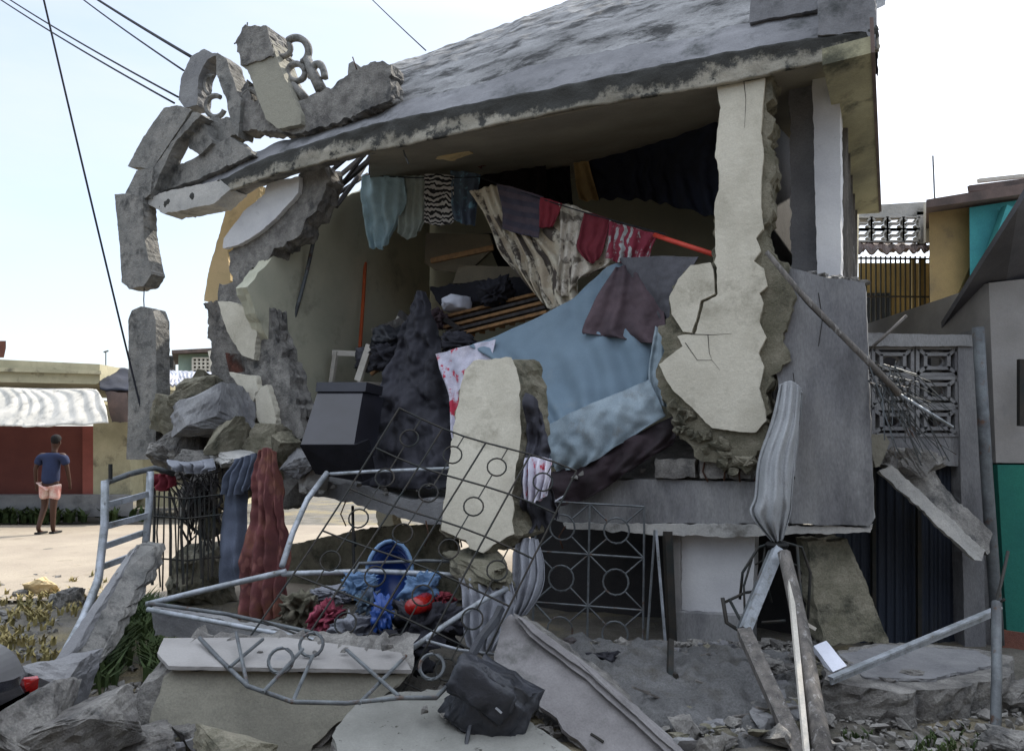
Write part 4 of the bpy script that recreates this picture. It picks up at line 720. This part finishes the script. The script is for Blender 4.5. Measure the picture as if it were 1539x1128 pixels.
cloth('rag', 'pink and grey rag hanging beside the upright slab', 'cloth', [[(790,688,5.85),(808,686,5.85),(828,690,5.85)], [(788,720,5.8),(806,722,5.8),(826,720,5.82)], [(790,752,5.82),(804,756,5.8),(820,745,5.82)]], 'pink_white', .05, 4, seed=44, hem=.3, fn=P)
# black bag
t = Thing('shoulder_bag', 'black shoulder bag lying among the slabs at the bottom centre', 'bag')
t.part('body', sm(MB().rock(P(738,1058,4.2), .40, .26, .34, 12, .18, Matrix.Rotation(.55, 3, 'Y'), n=80, cuts=4)), 'bag_black')
t.part('flap', sm(MB().rock(P(724,1030,4.14), .33, .2, .2, 15, .15, Matrix.Rotation(.55, 3, 'Y'), n=80, cuts=4)), 'bag_black')
t.part('buckle', MB().beam(P(745,1062,4.05), P(754,1070,4.05), .02, .01), 'steel_pale')
t.part('strap', MB().tube([P(700,1000,4.5), P(722,960,4.75), P(745,930,4.9), P(752,915,5.0)], .03, 6), 'bag_black')
t.part('strap', MB().tube([P(708,1082,4.1), P(704,1100,4.05), P(700,1122,4.0)], .012, 5), 'bag_black'); t.done()

# chunks of broken concrete, bottom left and left centre
CH = 'broken concrete chunks'
chunks = [('wide grey lump behind the red curtain top', 400,665,8.0,.4,.4,.4,'broken_olive',22), ('dark slab edge hanging behind the hanging rail', 250,690,8.3,.5,.4,.3,'broken',23), ('olive lump between the brown chunk and the broken wall edge', 300,600,8.5,.55,.5,.5,'broken_olive',24), ('low lump behind the blue rag', 300,700,8.0,.6,.4,.3,'broken',25), ('lump under the television corner above the red curtain', 440,740,7.9,.3,.3,.3,'broken',26), ('large grey chunk at the bottom left corner with a rough face', 40,1085,3.9,.52,.4,.36,'broken',1), ('big rounded concrete lump at the bottom beside the olive slab', 130,1100,3.95,.58,.45,.34,'broken',2),
 ('angular pale block resting on the two bottom left lumps', 100,1035,4.4,.46,.35,.34,'concrete',3), ('small chunk wedged between the lumps and the leaning rail', 62,1030,4.5,.25,.2,.22,'broken',4),
 ('jagged chunk in shade beneath the olive slab', 350,1118,3.9,.46,.3,.14,'broken_olive',6), ('flat chip between the leaning rail and the olive slab', 215,1118,4.2,.3,.25,.15,'broken',7),
 ('tall cream brick lying at the street edge', 62,882,8.6,.34,.25,.26,'cream_warm',8), ('dark chunk beside the cream brick at the street edge', 98,905,8.1,.42,.35,.28,'broken',9), ('small stone left of the cream brick', 30,895,8.5,.18,.15,.12,'broken',10),
 ('blue grey slab chunk on top of the left heap', 325,612,8.1,.75,.5,.55,'concrete_smooth',11), ('cream grey block in the middle of the left heap', 345,655,7.9,.66,.4,.34,'broken_olive',12), ('brown chunk beside the hanging rail', 262,625,8.4,.50,.5,.42,'broken_olive',13),
 ('dark chunk at the foot of the left heap', 270,660,8.2,.55,.4,.36,'broken',14), ('long pale chunk under the cream grey block', 350,690,7.8,.5,.4,.16,'concrete_pale',15), ('round lump beside the red curtain top', 428,672,7.7,.3,.3,.3,'broken_olive',16),
 ('grey lump hanging under the left heap', 300,745,7.9,.35,.3,.45,'broken',17), ('pale lump under the television', 455,690,7.6,.34,.3,.34,'concrete',18), ('slanted grey lump left of the television', 470,722,7.7,.28,.3,.24,'concrete_pale',19),
 ('small lump tangled in wires below the left heap', 318,785,7.8,.22,.2,.3,'broken_olive',20), ('mossy mound of rubble behind the wire fence', 300,860,8.4,.9,.7,.55,'broken_olive',21)]
for lb, x, y, d, a, b_, c, m, sd_ in chunks: single('concrete_chunk', lb, 'rubble', MB().rock(P(x, y, d), a*1.12, b_, c*1.12, sd_*7, .11, cuts=7, n=16), m, CH)
single('concrete_chunk', 'cream grey wedge lying across the left heap', 'rubble', MB().slab(hp([(300,664),(375,645),(388,664),(340,684),(306,684)], -.2), DD*.3, .012), 'broken_olive', CH)
# leaning parapet pieces at the left
t = Thing('leaning_rail', 'long concrete parapet rail leaning from the street to the bottom left rubble', 'rail')
t.part('rail', MB().slab(pp([(205,818,6.6),(232,822,6.6),(226,850,6.4),(150,985,5.4),(128,1008,5.2),(95,1000,5.1),(120,950,5.4)]), Y*.2, .012, .1), 'rail'); t.part('edge', MB().slab(pp([(196,826,6.55),(206,820,6.55),(118,965,5.3),(84,1006,5.0),(74,1004,5.0)]), Y*.12, .006, .1), 'concrete'); t.done()
t = Thing('railing', 'bent pale metal railing with rungs standing at the left by the street', 'railing')
def tb(mb, pts, r): return mb.tube([P(*p) for p in pts], r, 8)
t.part('upright', sm(tb(MB(), [(158,722,7.0),(157,790,6.95),(148,870,6.8),(125,930,6.5),(96,985,6.1),(84,1002,5.9)], .035)), 'steel_pale'); t.part('upright', sm(tb(MB(), [(226,708,7.4),(224,760,7.4),(217,840,7.2)], .035)), 'steel_pale')
t.part('top_rail', sm(tb(MB(), [(154,727,7.0),(195,712,7.2),(232,703,7.5),(262,712,7.6)], .026)), 'steel_grey')
for y0, y1 in ((760,742),(792,774),(822,798),(852,826)): t.part('rung', MB().beam(P(156-(y0-760)*.05, y0, 6.95), P(222, y1, 7.35), .03, .05), 'steel_pale')
t.part('spike', tb(MB(), [(166,720,7.0),(166,697,7.0)], .018), 'steel_dark'); t.done()
t = Thing('wire_fence', 'torn wire fence between the metal railing and the blue curtain', 'fence')
q = MB()
for i in range(13): x = 232+i*7.5; q.tube([P(x, 735+random.uniform(-8, 8), 7.6), P(x+random.uniform(-5, 5), 800, 7.5), P(x+random.uniform(-4, 4), 885+random.uniform(-25, 10), 7.4)], .008 if i % 3 else .014, 4)
for y in (745, 775, 838): q.tube([P(230, y, 7.5), P(280, y+4, 7.5), P(332, y-2, 7.5)], .008, 4)
t.part('wires', q, 'steel_dark'); t.done()
q = MB()
for i in range(46):
    a = P(random.uniform(240, 340), random.uniform(690, 730), 7.7); b_ = P(random.uniform(270, 335), random.uniform(740, 830), 7.7); q.tube([a, a.lerp(b_, .4)+J(.12), a.lerp(b_, .7)+J(.1), b_], random.uniform(.003, .012), 4)
single('root_tangle', 'thin tangle of dark wires and roots hanging under the left heap', 'tangle', q, 'wood_dark')
cloth('blue_rag', 'pale blue rag caught on top of the left heap', 'cloth', [[(252,690,7.6),(285,694,7.6),(320,688,7.6)], [(258,700,7.5),(290,698,7.45),(322,702,7.5)], [(268,708,7.5),(296,712,7.5),(318,708,7.5)]], 'grey_curtain', .05, 4, seed=51, hem=.3, fn=P)
cloth('purple_rag', 'blue and white rag beside the top of the red curtain', 'cloth', [[(352,690,7.55),(368,685,7.5),(385,680,7.5)], [(340,715,7.5),(360,712,7.5),(380,712,7.5)], [(335,742,7.5),(355,745,7.5),(378,735,7.5)]], 'curtain_blue', .05, 4, seed=52, hem=.3, fn=P)
cloth('red_rag', 'dark red rag hanging beside the railing post', 'cloth', [[(228,712,7.6),(245,712,7.6),(262,715,7.6)], [(226,730,7.6),(245,738,7.6),(262,728,7.6)]], 'red_dark', .04, 3, seed=53, hem=.3, fn=P)
cloth('red_curtain', 'long red brown patterned curtain hanging at the left of the ground floor', 'curtain', [[(392,676,7.5),(402,672,7.5),(416,680,7.5)], [(378,730,7.4),(400,730,7.3),(424,735,7.4)], [(370,800,7.3),(400,800,7.2),(428,800,7.3)], [(362,870,7.2),(398,870,7.1),(432,870,7.2)], [(362,928,7.1),(398,932,7.05),(428,925,7.1)]], 'curtain_red', .05, 4, 70, 70, 54, .05, .07, fn=P, fr=4.)
cloth('blue_curtain', 'plain blue grey curtain panel left of the red curtain', 'curtain', [[(338,735,7.6),(356,728,7.6),(374,722,7.6)], [(333,790,7.6),(352,790,7.55),(370,790,7.6)], [(332,878,7.5),(352,880,7.5),(372,870,7.5)]], 'curtain_blue', .02, 2, 50, 50, 55, .03, .05, fn=P, fr=3.)

# ---------------------------------------------------------------- security grilles
def grille(name, label, o, u, v, cells, ring, r, m, bow=0., rows=None, bars=True, radial=False, group=None, gap=lambda i, j: True):
    t = Thing(name, label, 'grille', group); nu, nv = cells; nn = u.cross(v).normalized()
    def pt(a, b_): return o+u*a+v*b_+nn*(bow*math.sin(a*1.3+b_*.5))
    for i in range(nu+1): t.part('bar', MB().tube([pt(i, k*.5) for k in range(nv*2+1)], r, 5), m)
    for j in range(nv+1): t.part('cross_bar', MB().tube([pt(k*.5, j) for k in range(nu*2+1)], r, 5), m)
    for i in range(nu):
        for j in range(nv):
            if not gap(i, j): continue
            c = pt(i+.5, j+.5); q = MB(); a1 = u.normalized(); a2 = nn.cross(a1).normalized(); q.ring(c, ring, a1, a2, r*.9, 16)
            if radial:
                for a_, b_ in ((0,0),(1,0),(0,1),(1,1)): e = pt(i+a_, j+b_); q.tube([e, c+(e-c).normalized()*ring], r*.8, 4)
            else:
                for b_ in (0, 1): e = pt(i+.5, j+b_); q.tube([e, c+(e-c).normalized()*ring], r*.8, 4)
            t.part('ring', q, m)
    t.done()
o = P(600,613,5.75); grille('security_grille', 'fallen wrought iron grille with rings sprawling in front of the upright slab', o, (P(797,687,5.6)-o)/3, (P(410,900,5.15)-o)/4.6, (4,6), .066, .0068, 'steel_dark', .07, gap=lambda i, j: (i, j) not in ((0,4),(1,5),(3,1),(0,5)))
o = P(806,752,6.55); grille('window_grille', 'iron grille with rings and diagonals in the dark ground floor window', o, (P(985,762,6.4)-o)/2.2, (P(800,970,6.5)-o)/2.85, (2,3), .10, .009, 'steel_grey', 0, radial=True)
t = Thing('window_bars', 'tall thin pair of bars and dark post at the right of the ground floor window', 'bars')
t.part('bar', MB().tube([P(986,796,6.3), P(1000,965,6.25)], .012, 6), 'steel_pale'); t.part('bar', MB().tube([P(984,796,6.3), P(972,968,6.25)], .010, 6), 'steel_grey'); t.part('post', MB().beam(P(1003,798,6.35), P(1010,968,6.3), .06, .06), 'steel_dark'); t.done()
t = Thing('bent_grille', 'curved outer frame of a bent grille lying over the olive slab', 'grille')
t.part('frame', sm(tb(MB(), [(300,958,4.75),(330,990,4.5),(372,1030,4.15),(440,1054,4.0),(520,1056,4.0),(600,1048,4.05),(655,1048,4.1),(682,1020,4.3)], .012)), 'steel_grey')
for a, b_ in (((355,950,4.75),(372,1030,4.15)), ((395,960,4.7),(345,1002,4.35)), ((470,985,4.5),(440,1054,4.0)), ((520,975,4.6),(600,1046,4.05)), ((540,1056,4.0),(610,985,4.6)), ((395,1040,4.05),(455,975,4.55))): t.part('bar', tb(MB(), [a, b_], .010), 'steel_grey')
for x, y, d in ((422,992,4.4), (649,1001,4.4), (468,968,4.6)): t.part('ring', MB().ring(P(x, y, d), .065, X, Vector((0, .4, .9)), .010), 'steel_grey')
t.done()
t = Thing('bent_gate_frame', 'bent pale tubular gate frame lying across the ground floor opening', 'frame')
for pts, r, m in (([(424,862,6.0),(480,860,6.0),(560,858,6.0),(650,862,5.9),(754,868,5.75)], .020, 'steel_pale'), ([(220,908,5.9),(300,888,5.95),(360,874,6.0),(430,858,6.0)], .022, 'steel_pale'), ([(222,915,5.6),(330,935,5.4),(450,958,5.2),(556,978,5.0)], .017, 'steel_pale'), ([(224,906,5.7),(340,922,5.5),(470,950,5.3),(560,968,5.1)], .014, 'steel_grey'),
   ([(424,850,6.0),(440,800,6.3),(462,750,6.5),(492,710,6.7)], .024, 'steel_pale'), ([(496,712,6.7),(560,708,6.5),(640,705,6.2),(692,703,6.1)], .014, 'steel_pale'), ([(605,984,5.0),(660,945,5.2),(720,905,5.4),(762,884,5.6)], .018, 'steel_pale'), ([(520,880,5.9),(540,846,6.0),(640,842,6.0),(700,844,5.9)], .012, 'steel_grey'),
   ([(640,962,5.1),(690,976,5.1),(760,985,5.2)], .010, 'steel_pale'), ([(534,820,6.3),(530,760,6.6),(532,870,6.2)], .012, 'steel_dark')): t.part('tube', sm(tb(MB(), pts, r)), m)
t.part('board', MB().slab([P(228,912,5.75), P(420,948,5.5), P(560,985,5.2), P(560,1000,5.25), P(400,968,5.5), P(232,955,5.75)], Y*.1, .01), 'concrete'); t.done()

# clothes and plastic things heaped in the ground floor
t = Thing('laundry_basket', 'blue plastic basket with a round rim among the heaped clothes', 'basket')
c = P(585,862,6.0); ax = [X*.17, Vector((0,.1,.2))]
pts = [c+X*.17*math.cos(a)+Vector((0,.08,.23))*math.sin(a) for a in [k*math.tau/24 for k in range(24)]]; t.part('rim', sm(MB().tube(pts, .016, 6, closed=True)), 'blue_pale')
q = MB()
for k in range(6): s_ = 1-k*.06; q.tube([p*s_+(c+Vector((-.02,.06*k,-.03*k)))*(1-s_)+Vector((0,.05*k,-.02*k)) for p in pts], .012, 5, closed=True)
t.part('weave', q, 'blue_plastic')
w2 = MB(); n = 24; w2.add([p+Vector((0,.02,0)) for p in pts]+[c+(p-c)*.7+Vector((0,.28,-.1)) for p in pts], [(i, (i+1) % n, n+(i+1) % n, n+i) for i in range(n)]+[tuple(range(n, 2*n))]); t.part('shell', sm(w2), 'blue_plastic', thick=.005); t.done()
HG = 'clothes and plastic heaped in the ground floor'
for lb, x, y, d, a, b_, c_, m, k in (('crumpled bright blue plastic piece under the basket', 575,925,5.6,.20,.2,.32,'blue_plastic',1), ('pale blue cloth bundle under the basket', 540,880,5.9,.30,.2,.2,'blue_pale',2), ('blue bundle beside the ring of the fallen grille', 632,880,5.8,.3,.25,.2,'blue_pale',3),
  ('dusty pink bundle left of the blue pieces', 490,925,5.9,.42,.3,.22,'pink_plastic',4), ('dark red cloth roll at the right of the heap', 660,900,5.8,.38,.2,.15,'red_cloth',5), ('dark bundle behind the diagonal bar', 640,935,5.6,.5,.35,.3,'dark_drape',6), ('grey bundle in the middle of the heap', 530,945,5.6,.45,.3,.2,'grey_curtain',7),
  ('dark green grey bundle at the left of the heap', 450,915,6.1,.5,.4,.28,'broken_olive',8), ('wide dark bundle at the bottom of the heap', 600,975,5.4,.7,.4,.24,'black_cloth',9), ('pale bundle with folds above the pink bundle', 500,893,6.2,.3,.2,.14,'grey_curtain',10), ('navy bundle at the left below the basket', 555,905,5.7,.18,.2,.2,'navy_cloth',11)):
    single('bundle', lb, 'bundle', sm(MB().rock(P(x, y, d), a*1.25, b_, c_*1.25, k*5, .7, n=26, cuts=5)), m, HG)
single('bucket', 'small red plastic pot lying inside a ring of the grille', 'pot', sm(MB().tube([P(618,912,5.4), P(640,905,5.6)], .05, 14, .07)), 'lamp_red')

# ================================================================ RIGHT FOREGROUND
cloth('hanging_cloth', 'dirty white cloth twisted and tied to the post at the right of the slab', 'cloth', [[(1172,578,5.75),(1188,572,5.7),(1204,582,5.75)], [(1160,630,5.75),(1180,630,5.6),(1200,640,5.7)], [(1140,690,5.7),(1165,690,5.5),(1195,690,5.65)], [(1134,745,5.65),(1160,745,5.4),(1190,745,5.6)], [(1128,772,5.6),(1158,778,5.42),(1188,770,5.6)], [(1160,812,5.55),(1167,813,5.5),(1176,811,5.55)]], 'white_cloth', .04, 4, 80, 80, 61, .02, .025, fn=P, fr=2.5)
cloth('hanging_cloth', 'grey torn rag hanging beside the twisted white cloth', 'cloth', [[(1184,578,5.85),(1195,575,5.85),(1206,590,5.85)], [(1188,640,5.85),(1196,640,5.8),(1202,640,5.85)], [(1186,720,5.85),(1190,720,5.8),(1194,715,5.85)]], 'white_cloth', .04, 3, seed=62, hem=.15, fn=P)
t = Thing('broken_post', 'snapped white metal channel bent in the middle under the twisted cloth', 'post')
t.part('upper_arm', MB().beam(P(1170,824,5.4), P(1120,946,5.1), .065, .05, Y), 'steel_pale'); t.part('upper_arm', MB().beam(P(1160,826,5.44), P(1112,944,5.14), .02, .06, Y), 'steel_grey')
t.part('tie', MB().ring(P(1168,818,5.45), .06, X, Y, .018), 'rubber'); t.part('lower_arm', MB().beam(P(1118,948,5.1), P(1210,1150,4.25), .085, .06, Y), 'wood_grey'); t.done()
t = Thing('timber_post', 'split timber post standing right of the snapped channel', 'post')
t.part('post', sm(MB().tube([P(1178,830,5.3), P(1190,880,5.15), P(1205,950,4.9), P(1222,1050,4.55), P(1242,1160,4.2)], .042, 7, .055)), 'wood_grey'); t.part('splinter', MB().beam(P(1186,860,5.2), P(1215,1160,4.2), .03, .02, Y), 'wood_white'); t.part('splinter', MB().beam(P(1200,930,4.95), P(1226,945,4.95), .02, .01, Y), 'wood_white'); t.done()
t = Thing('mangled_grille', 'mangled dark wire frame around the snapped white channel', 'frame')
for pts, r in (([(1112,900,5.5),(1116,860,5.5),(1140,822,5.5),(1170,812,5.5),(1205,822,5.5),(1218,860,5.5),(1214,930,5.4)], .010), ([(1086,898,5.4),(1092,935,5.4),(1116,950,5.3)], .014), ([(1088,905,5.4),(1120,890,5.5),(1150,886,5.5)], .010), ([(1096,900,5.4),(1120,945,5.2)], .010), ([(1130,840,5.5),(1118,880,5.5),(1120,945,5.3)], .008), ([(1198,820,5.4),(1204,900,5.3),(1212,960,5.2)], .010), ([(1145,935,5.6),(1180,932,5.6)], .010), ([(1135,848,5.6),(1160,835,5.6),(1200,850,5.6)], .006), ([(1150,820,5.5),(1146,850,5.5),(1160,905,5.5)], .006)): t.part('wire', sm(tb(MB(), pts, r)), 'steel_dark')
t.done()
t = Thing('small_post', 'short thick black iron stake standing in the debris mound', 'stake')
t.part('stake', MB().beam(P(1008,962,5.6), P(1006,1062,5.1), .035, .035, Y), 'steel_dark'); t.part('lug', MB().rock(P(1015,1022,5.25), .05, .05, .1, 4, .1), 'steel_dark'); t.done()
single('paper_box', 'small white sheet of foam board on the round concrete slab', 'board', MB().slab([P(1223,970,5.2), P(1242,962,5.25), P(1273,1000,5.0), P(1252,1009,4.95)], Z*-.03+Y*.04, .003), 'paper')
t = Thing('round_slab', 'thick broken round concrete slab lying at the lower right', 'slab')
o_ = [(1238,1005,5.0),(1262,978,5.5),(1310,966,5.8),(1390,966,5.85),(1470,975,5.6),(1520,985,5.4),(1520,1015,5.0),(1440,1032,4.8),(1350,1040,4.7),(1280,1030,4.75),(1240,1020,4.85)]
t.part('slab', MB().slab(pp(o_), Vector((0,.03,-.24)), .02, .08), 'broken'); t.part('crust', MB().slab([p+Z*.012 for p in pp([(1262,985,5.4),(1330,970,5.75),(1470,980,5.5),(1500,1000,5.2),(1400,1022,4.9),(1300,1020,4.9)])], Z*-.02, .01), 'concrete'); t.done()
for i, (lb, x, y, d, a) in enumerate((('flat chip of rubble on the left of the round slab', 1290,1000,5.2,.18), ('darker chip in the middle of the round slab', 1370,1012,5.0,.14), ('lowest small chip on the round slab', 1330,1022,4.9,.12), ('pale lump beside the foot of the pole', 1512,1110,4.3,.25), ('dark lump at the right edge behind the pole', 1530,1040,5.0,.3), ('lump of rubble at the foot of the leaning column', 1205,985,5.6,.22), ('lump between the timber post and the mound', 1165,1000,5.3,.2), ('small lump against the snapped channel', 1135,985,5.5,.14))): single('concrete_chunk', lb, 'rubble', MB().rock(P(x, y, d), a, a*.8, a*.45, i+200, .3, cuts=3), 'broken', CH)
single('steel_angle', 'long steel angle lying diagonally over the round slab', 'bar', MB().beam(P(1248,1018,4.75), P(1502,912,5.3), .045, .012, Z).beam(P(1248,1024,4.76), P(1502,918,5.32), .012, .035, Z), 'steel_pale')
single('pole', 'thin rusty upright pole standing at the right edge in front of the drainpipe', 'pole', sm(MB().tube([P(1497,905,5.0), P(1498,1000,4.75), P(1496,1122,4.4)], .028, 8)), 'steel_grey')
single('bent_wire', 'thin black wire hooked over the top of the rusty pole', 'wire', sm(MB().tube([P(1515,828,5.2), P(1506,870,5.1), P(1496,908,5.0), P(1510,900,5.0)], .010, 5)), 'steel_dark')
t = Thing('fallen_beam', 'broken concrete beam sloping down across the dark gate', 'beam')
t.part('face', MB().slab([P(1322,708,6.0), P(1340,698,6.0), P(1480,826,5.9), P(1476,842,5.9), P(1466,840,5.9)], Vector((.03,.1,-.01)), .008), 'concrete_pale'); t.part('body', MB().slab([P(1332,698,6.1), P(1352,672,6.2), P(1395,690,6.2), P(1420,730,6.2), P(1492,802,6.1), P(1484,832,6.0)], Vector((.02,.2,0)), .02), 'broken'); t.done()
single('plaster_flake', 'yellowish plaster flake stuck between the parapet and the fallen beam', 'plaster', MB().slab(pp([(1304,653),(1330,652),(1338,664),(1322,700),(1316,702)], 6.0), Y*.05, .004), 'cream_olive')
single('concrete_chunk', 'dusty lump caught on the top of the fallen beam', 'rubble', MB().rock(P(1375,700,6.1), .34, .25, .26, 88, .35, cuts=4), 'broken', CH)
# frayed pole with fibres reaching down to the breeze blocks
t = Thing('frayed_stick', 'long frayed branch running from the torn pier down over the breeze blocks', 'branch')
t.part('stem', sm(MB().tube([P(1152,378,5.75), P(1200,436,5.7), P(1262,500,5.6), P(1310,548,5.6), P(1352,592,5.6)], .018, 7, .026)), 'wood_grey')
t.part('stem', sm(MB().tube([P(1160,388,5.8), P(1215,455,5.72), P(1250,490,5.65)], .020, 6)), 'wood_dark')
q = MB()
for i in range(48):
    a = P(1300+random.uniform(0, 50), 540+random.uniform(0, 45), 5.6); b_ = P(random.uniform(1325, 1440), random.uniform(600, 700), 5.75+random.uniform(-.2, .2)); m0 = a.lerp(b_, .5)+J(.06)+Z*.03; q.tube([a, m0, b_], random.uniform(.002, .006), 3)
t.part('fibres', q, 'steel_grey'); t.part('twig', sm(MB().tube([P(1312,520,5.6), P(1340,495,5.6), P(1362,474,5.6)], .012, 5)), 'wood_grey'); t.part('twig', sm(MB().tube([P(1348,590,5.6), P(1400,622,5.7), P(1432,642,5.7)], .012, 5)), 'steel_pale')
t.done()

# more loose rubble over the bottom of the picture
rnd = random.Random(5)
for k in range(95):
    r = rnd.random()
    if r < .45: x = rnd.uniform(1020, 1240); y = rnd.uniform(985, 1120); d = 6.0-1.7*((y-965)/150)
    elif r < .75: x = rnd.uniform(150, 330); y = rnd.uniform(1060, 1125); p_ = g(x, y, .05); d = p_.y
    else: x = rnd.uniform(0, 150); y = rnd.uniform(1010, 1120); d = g(x, y, .05).y
    a = rnd.uniform(.08, .2); single('rubble_lump', 'loose lump of broken concrete lying in the debris before the house', 'rubble', MB().rock(P(x, y, d), a, a*rnd.uniform(.6, 1), a*rnd.uniform(.4, .8), k+400, .2, cuts=2, n=11), rnd.choice(['broken', 'broken', 'concrete', 'broken_olive']), 'loose lumps of rubble')
for k in range(12):
    x = rnd.uniform(1010, 1230); y = rnd.uniform(985, 1080); d = 6.0-1.7*((y-965)/150); a = rnd.uniform(0, 6.3); c = P(x, y, d)
    single('splinter', 'short splintered stick lying in the debris mound', 'stick', MB().beam(c, c+Vector((math.cos(a)*rnd.uniform(.15, .4), math.sin(a)*.2, rnd.uniform(.02, .15))), .018, .012), 'wood_grey', 'splinters in the debris mound')

# tangled belongings in the upper room
for lb, a, b_, w_, m in (('grey plank leaning among the belongings left of the slatted bed', (560,500,1.2), (640,470,1.4), .10, 'wood_grey'), ('brown plank lying under the black bag', (556,560,.8), (640,505,1.0), .08, 'wood'), ('dark plank crossing the cone of dark cloth at its top', (600,470,.9), (668,520,.7), .07, 'wood_dark'),
    ('pale stick poking up behind the black bag', (566,545,1.1), (602,470,1.4), .03, 'wood_white'), ('thin board over the wardrobe panels', (648,392,1.5), (742,372,1.5), .06, 'wood'), ('dark batten in front of the black mattress', (650,468,1.1), (700,500,.9), .05, 'wood_dark')):
    single('plank', lb, 'plank', MB().beam(h(*a), h(*b_), w_, .03, DD), m)
for lb, x, y, t_, a, m, k in (('grey clothes stuffed beside the orange pole foot', 560,540,1.0,.35,'slate_cloth',1), ('brown clothes on top of the slatted bed head', 660,480,1.1,.3,'brown_sheet',2), ('black clothes heaped right of the white pillow', 745,440,1.0,.36,'black_cloth',3), ('purple clothes hanging over the wardrobe frame', 780,395,1.8,.4,'maroon',4), ('dark green bundle between bed and blue sheet', 690,515,.6,.3,'dark_drape',5), ('grey bundle under the slatted bed', 668,540,.7,.3,'slate_cloth',6)):
    single('clothes_pile', lb, 'clothes', sm(MB().rock(h(x, y, t_), a*1.5, a, a, k*9+2, .6, n=30, cuts=5)), m)

for k in range(34):
    u_ = rnd.random(); x, y, d = rnd.choice([(rnd.uniform(250, 600), 985+rnd.uniform(-15, 10), 4.65), (rnd.uniform(560, 800), rnd.uniform(1045, 1100), 4.15), (rnd.uniform(860, 1120), rnd.uniform(700, 722), 6.55), (rnd.uniform(460, 660), rnd.uniform(722, 745), 7.5)])
    a = rnd.uniform(.03, .08); single('rubble_chip', 'small chip of concrete lying on a fallen slab or floor edge', 'rubble', MB().rock(P(x, y, d), a, a, a*.7, k+700, .2, cuts=1, n=10), 'broken', 'chips on the slabs')

for k in range(26):
    x = rnd.uniform(830, 1230); y = rnd.uniform(966, 985); a = rnd.uniform(.06, .17); single('rubble_lump', 'loose lump of broken concrete lying in the debris before the house', 'rubble', MB().rock(P(x, y, 5.95), a, a*.8, a*rnd.uniform(.4, .8), k+900, .2, cuts=2, n=11), rnd.choice(['broken', 'concrete', 'broken_olive']), 'loose lumps of rubble')
for lb, x, y, d, a, m, k in (('knotted wool rag half buried in the debris mound', 1075,990,5.7,.16,'rag_wool',3), ('crumpled dark rag at the foot of the grey sloping slab', 905,985,5.6,.18,'dark_drape',4), ('crumpled rag by the foot of the ground floor window grille', 850,966,5.95,.16,'rag_wool',5)): single('rag', lb, 'rag', sm(MB().rock(P(x, y, d), a*1.6, a, a*.6, k*3, .6, n=26, cuts=4)), m)
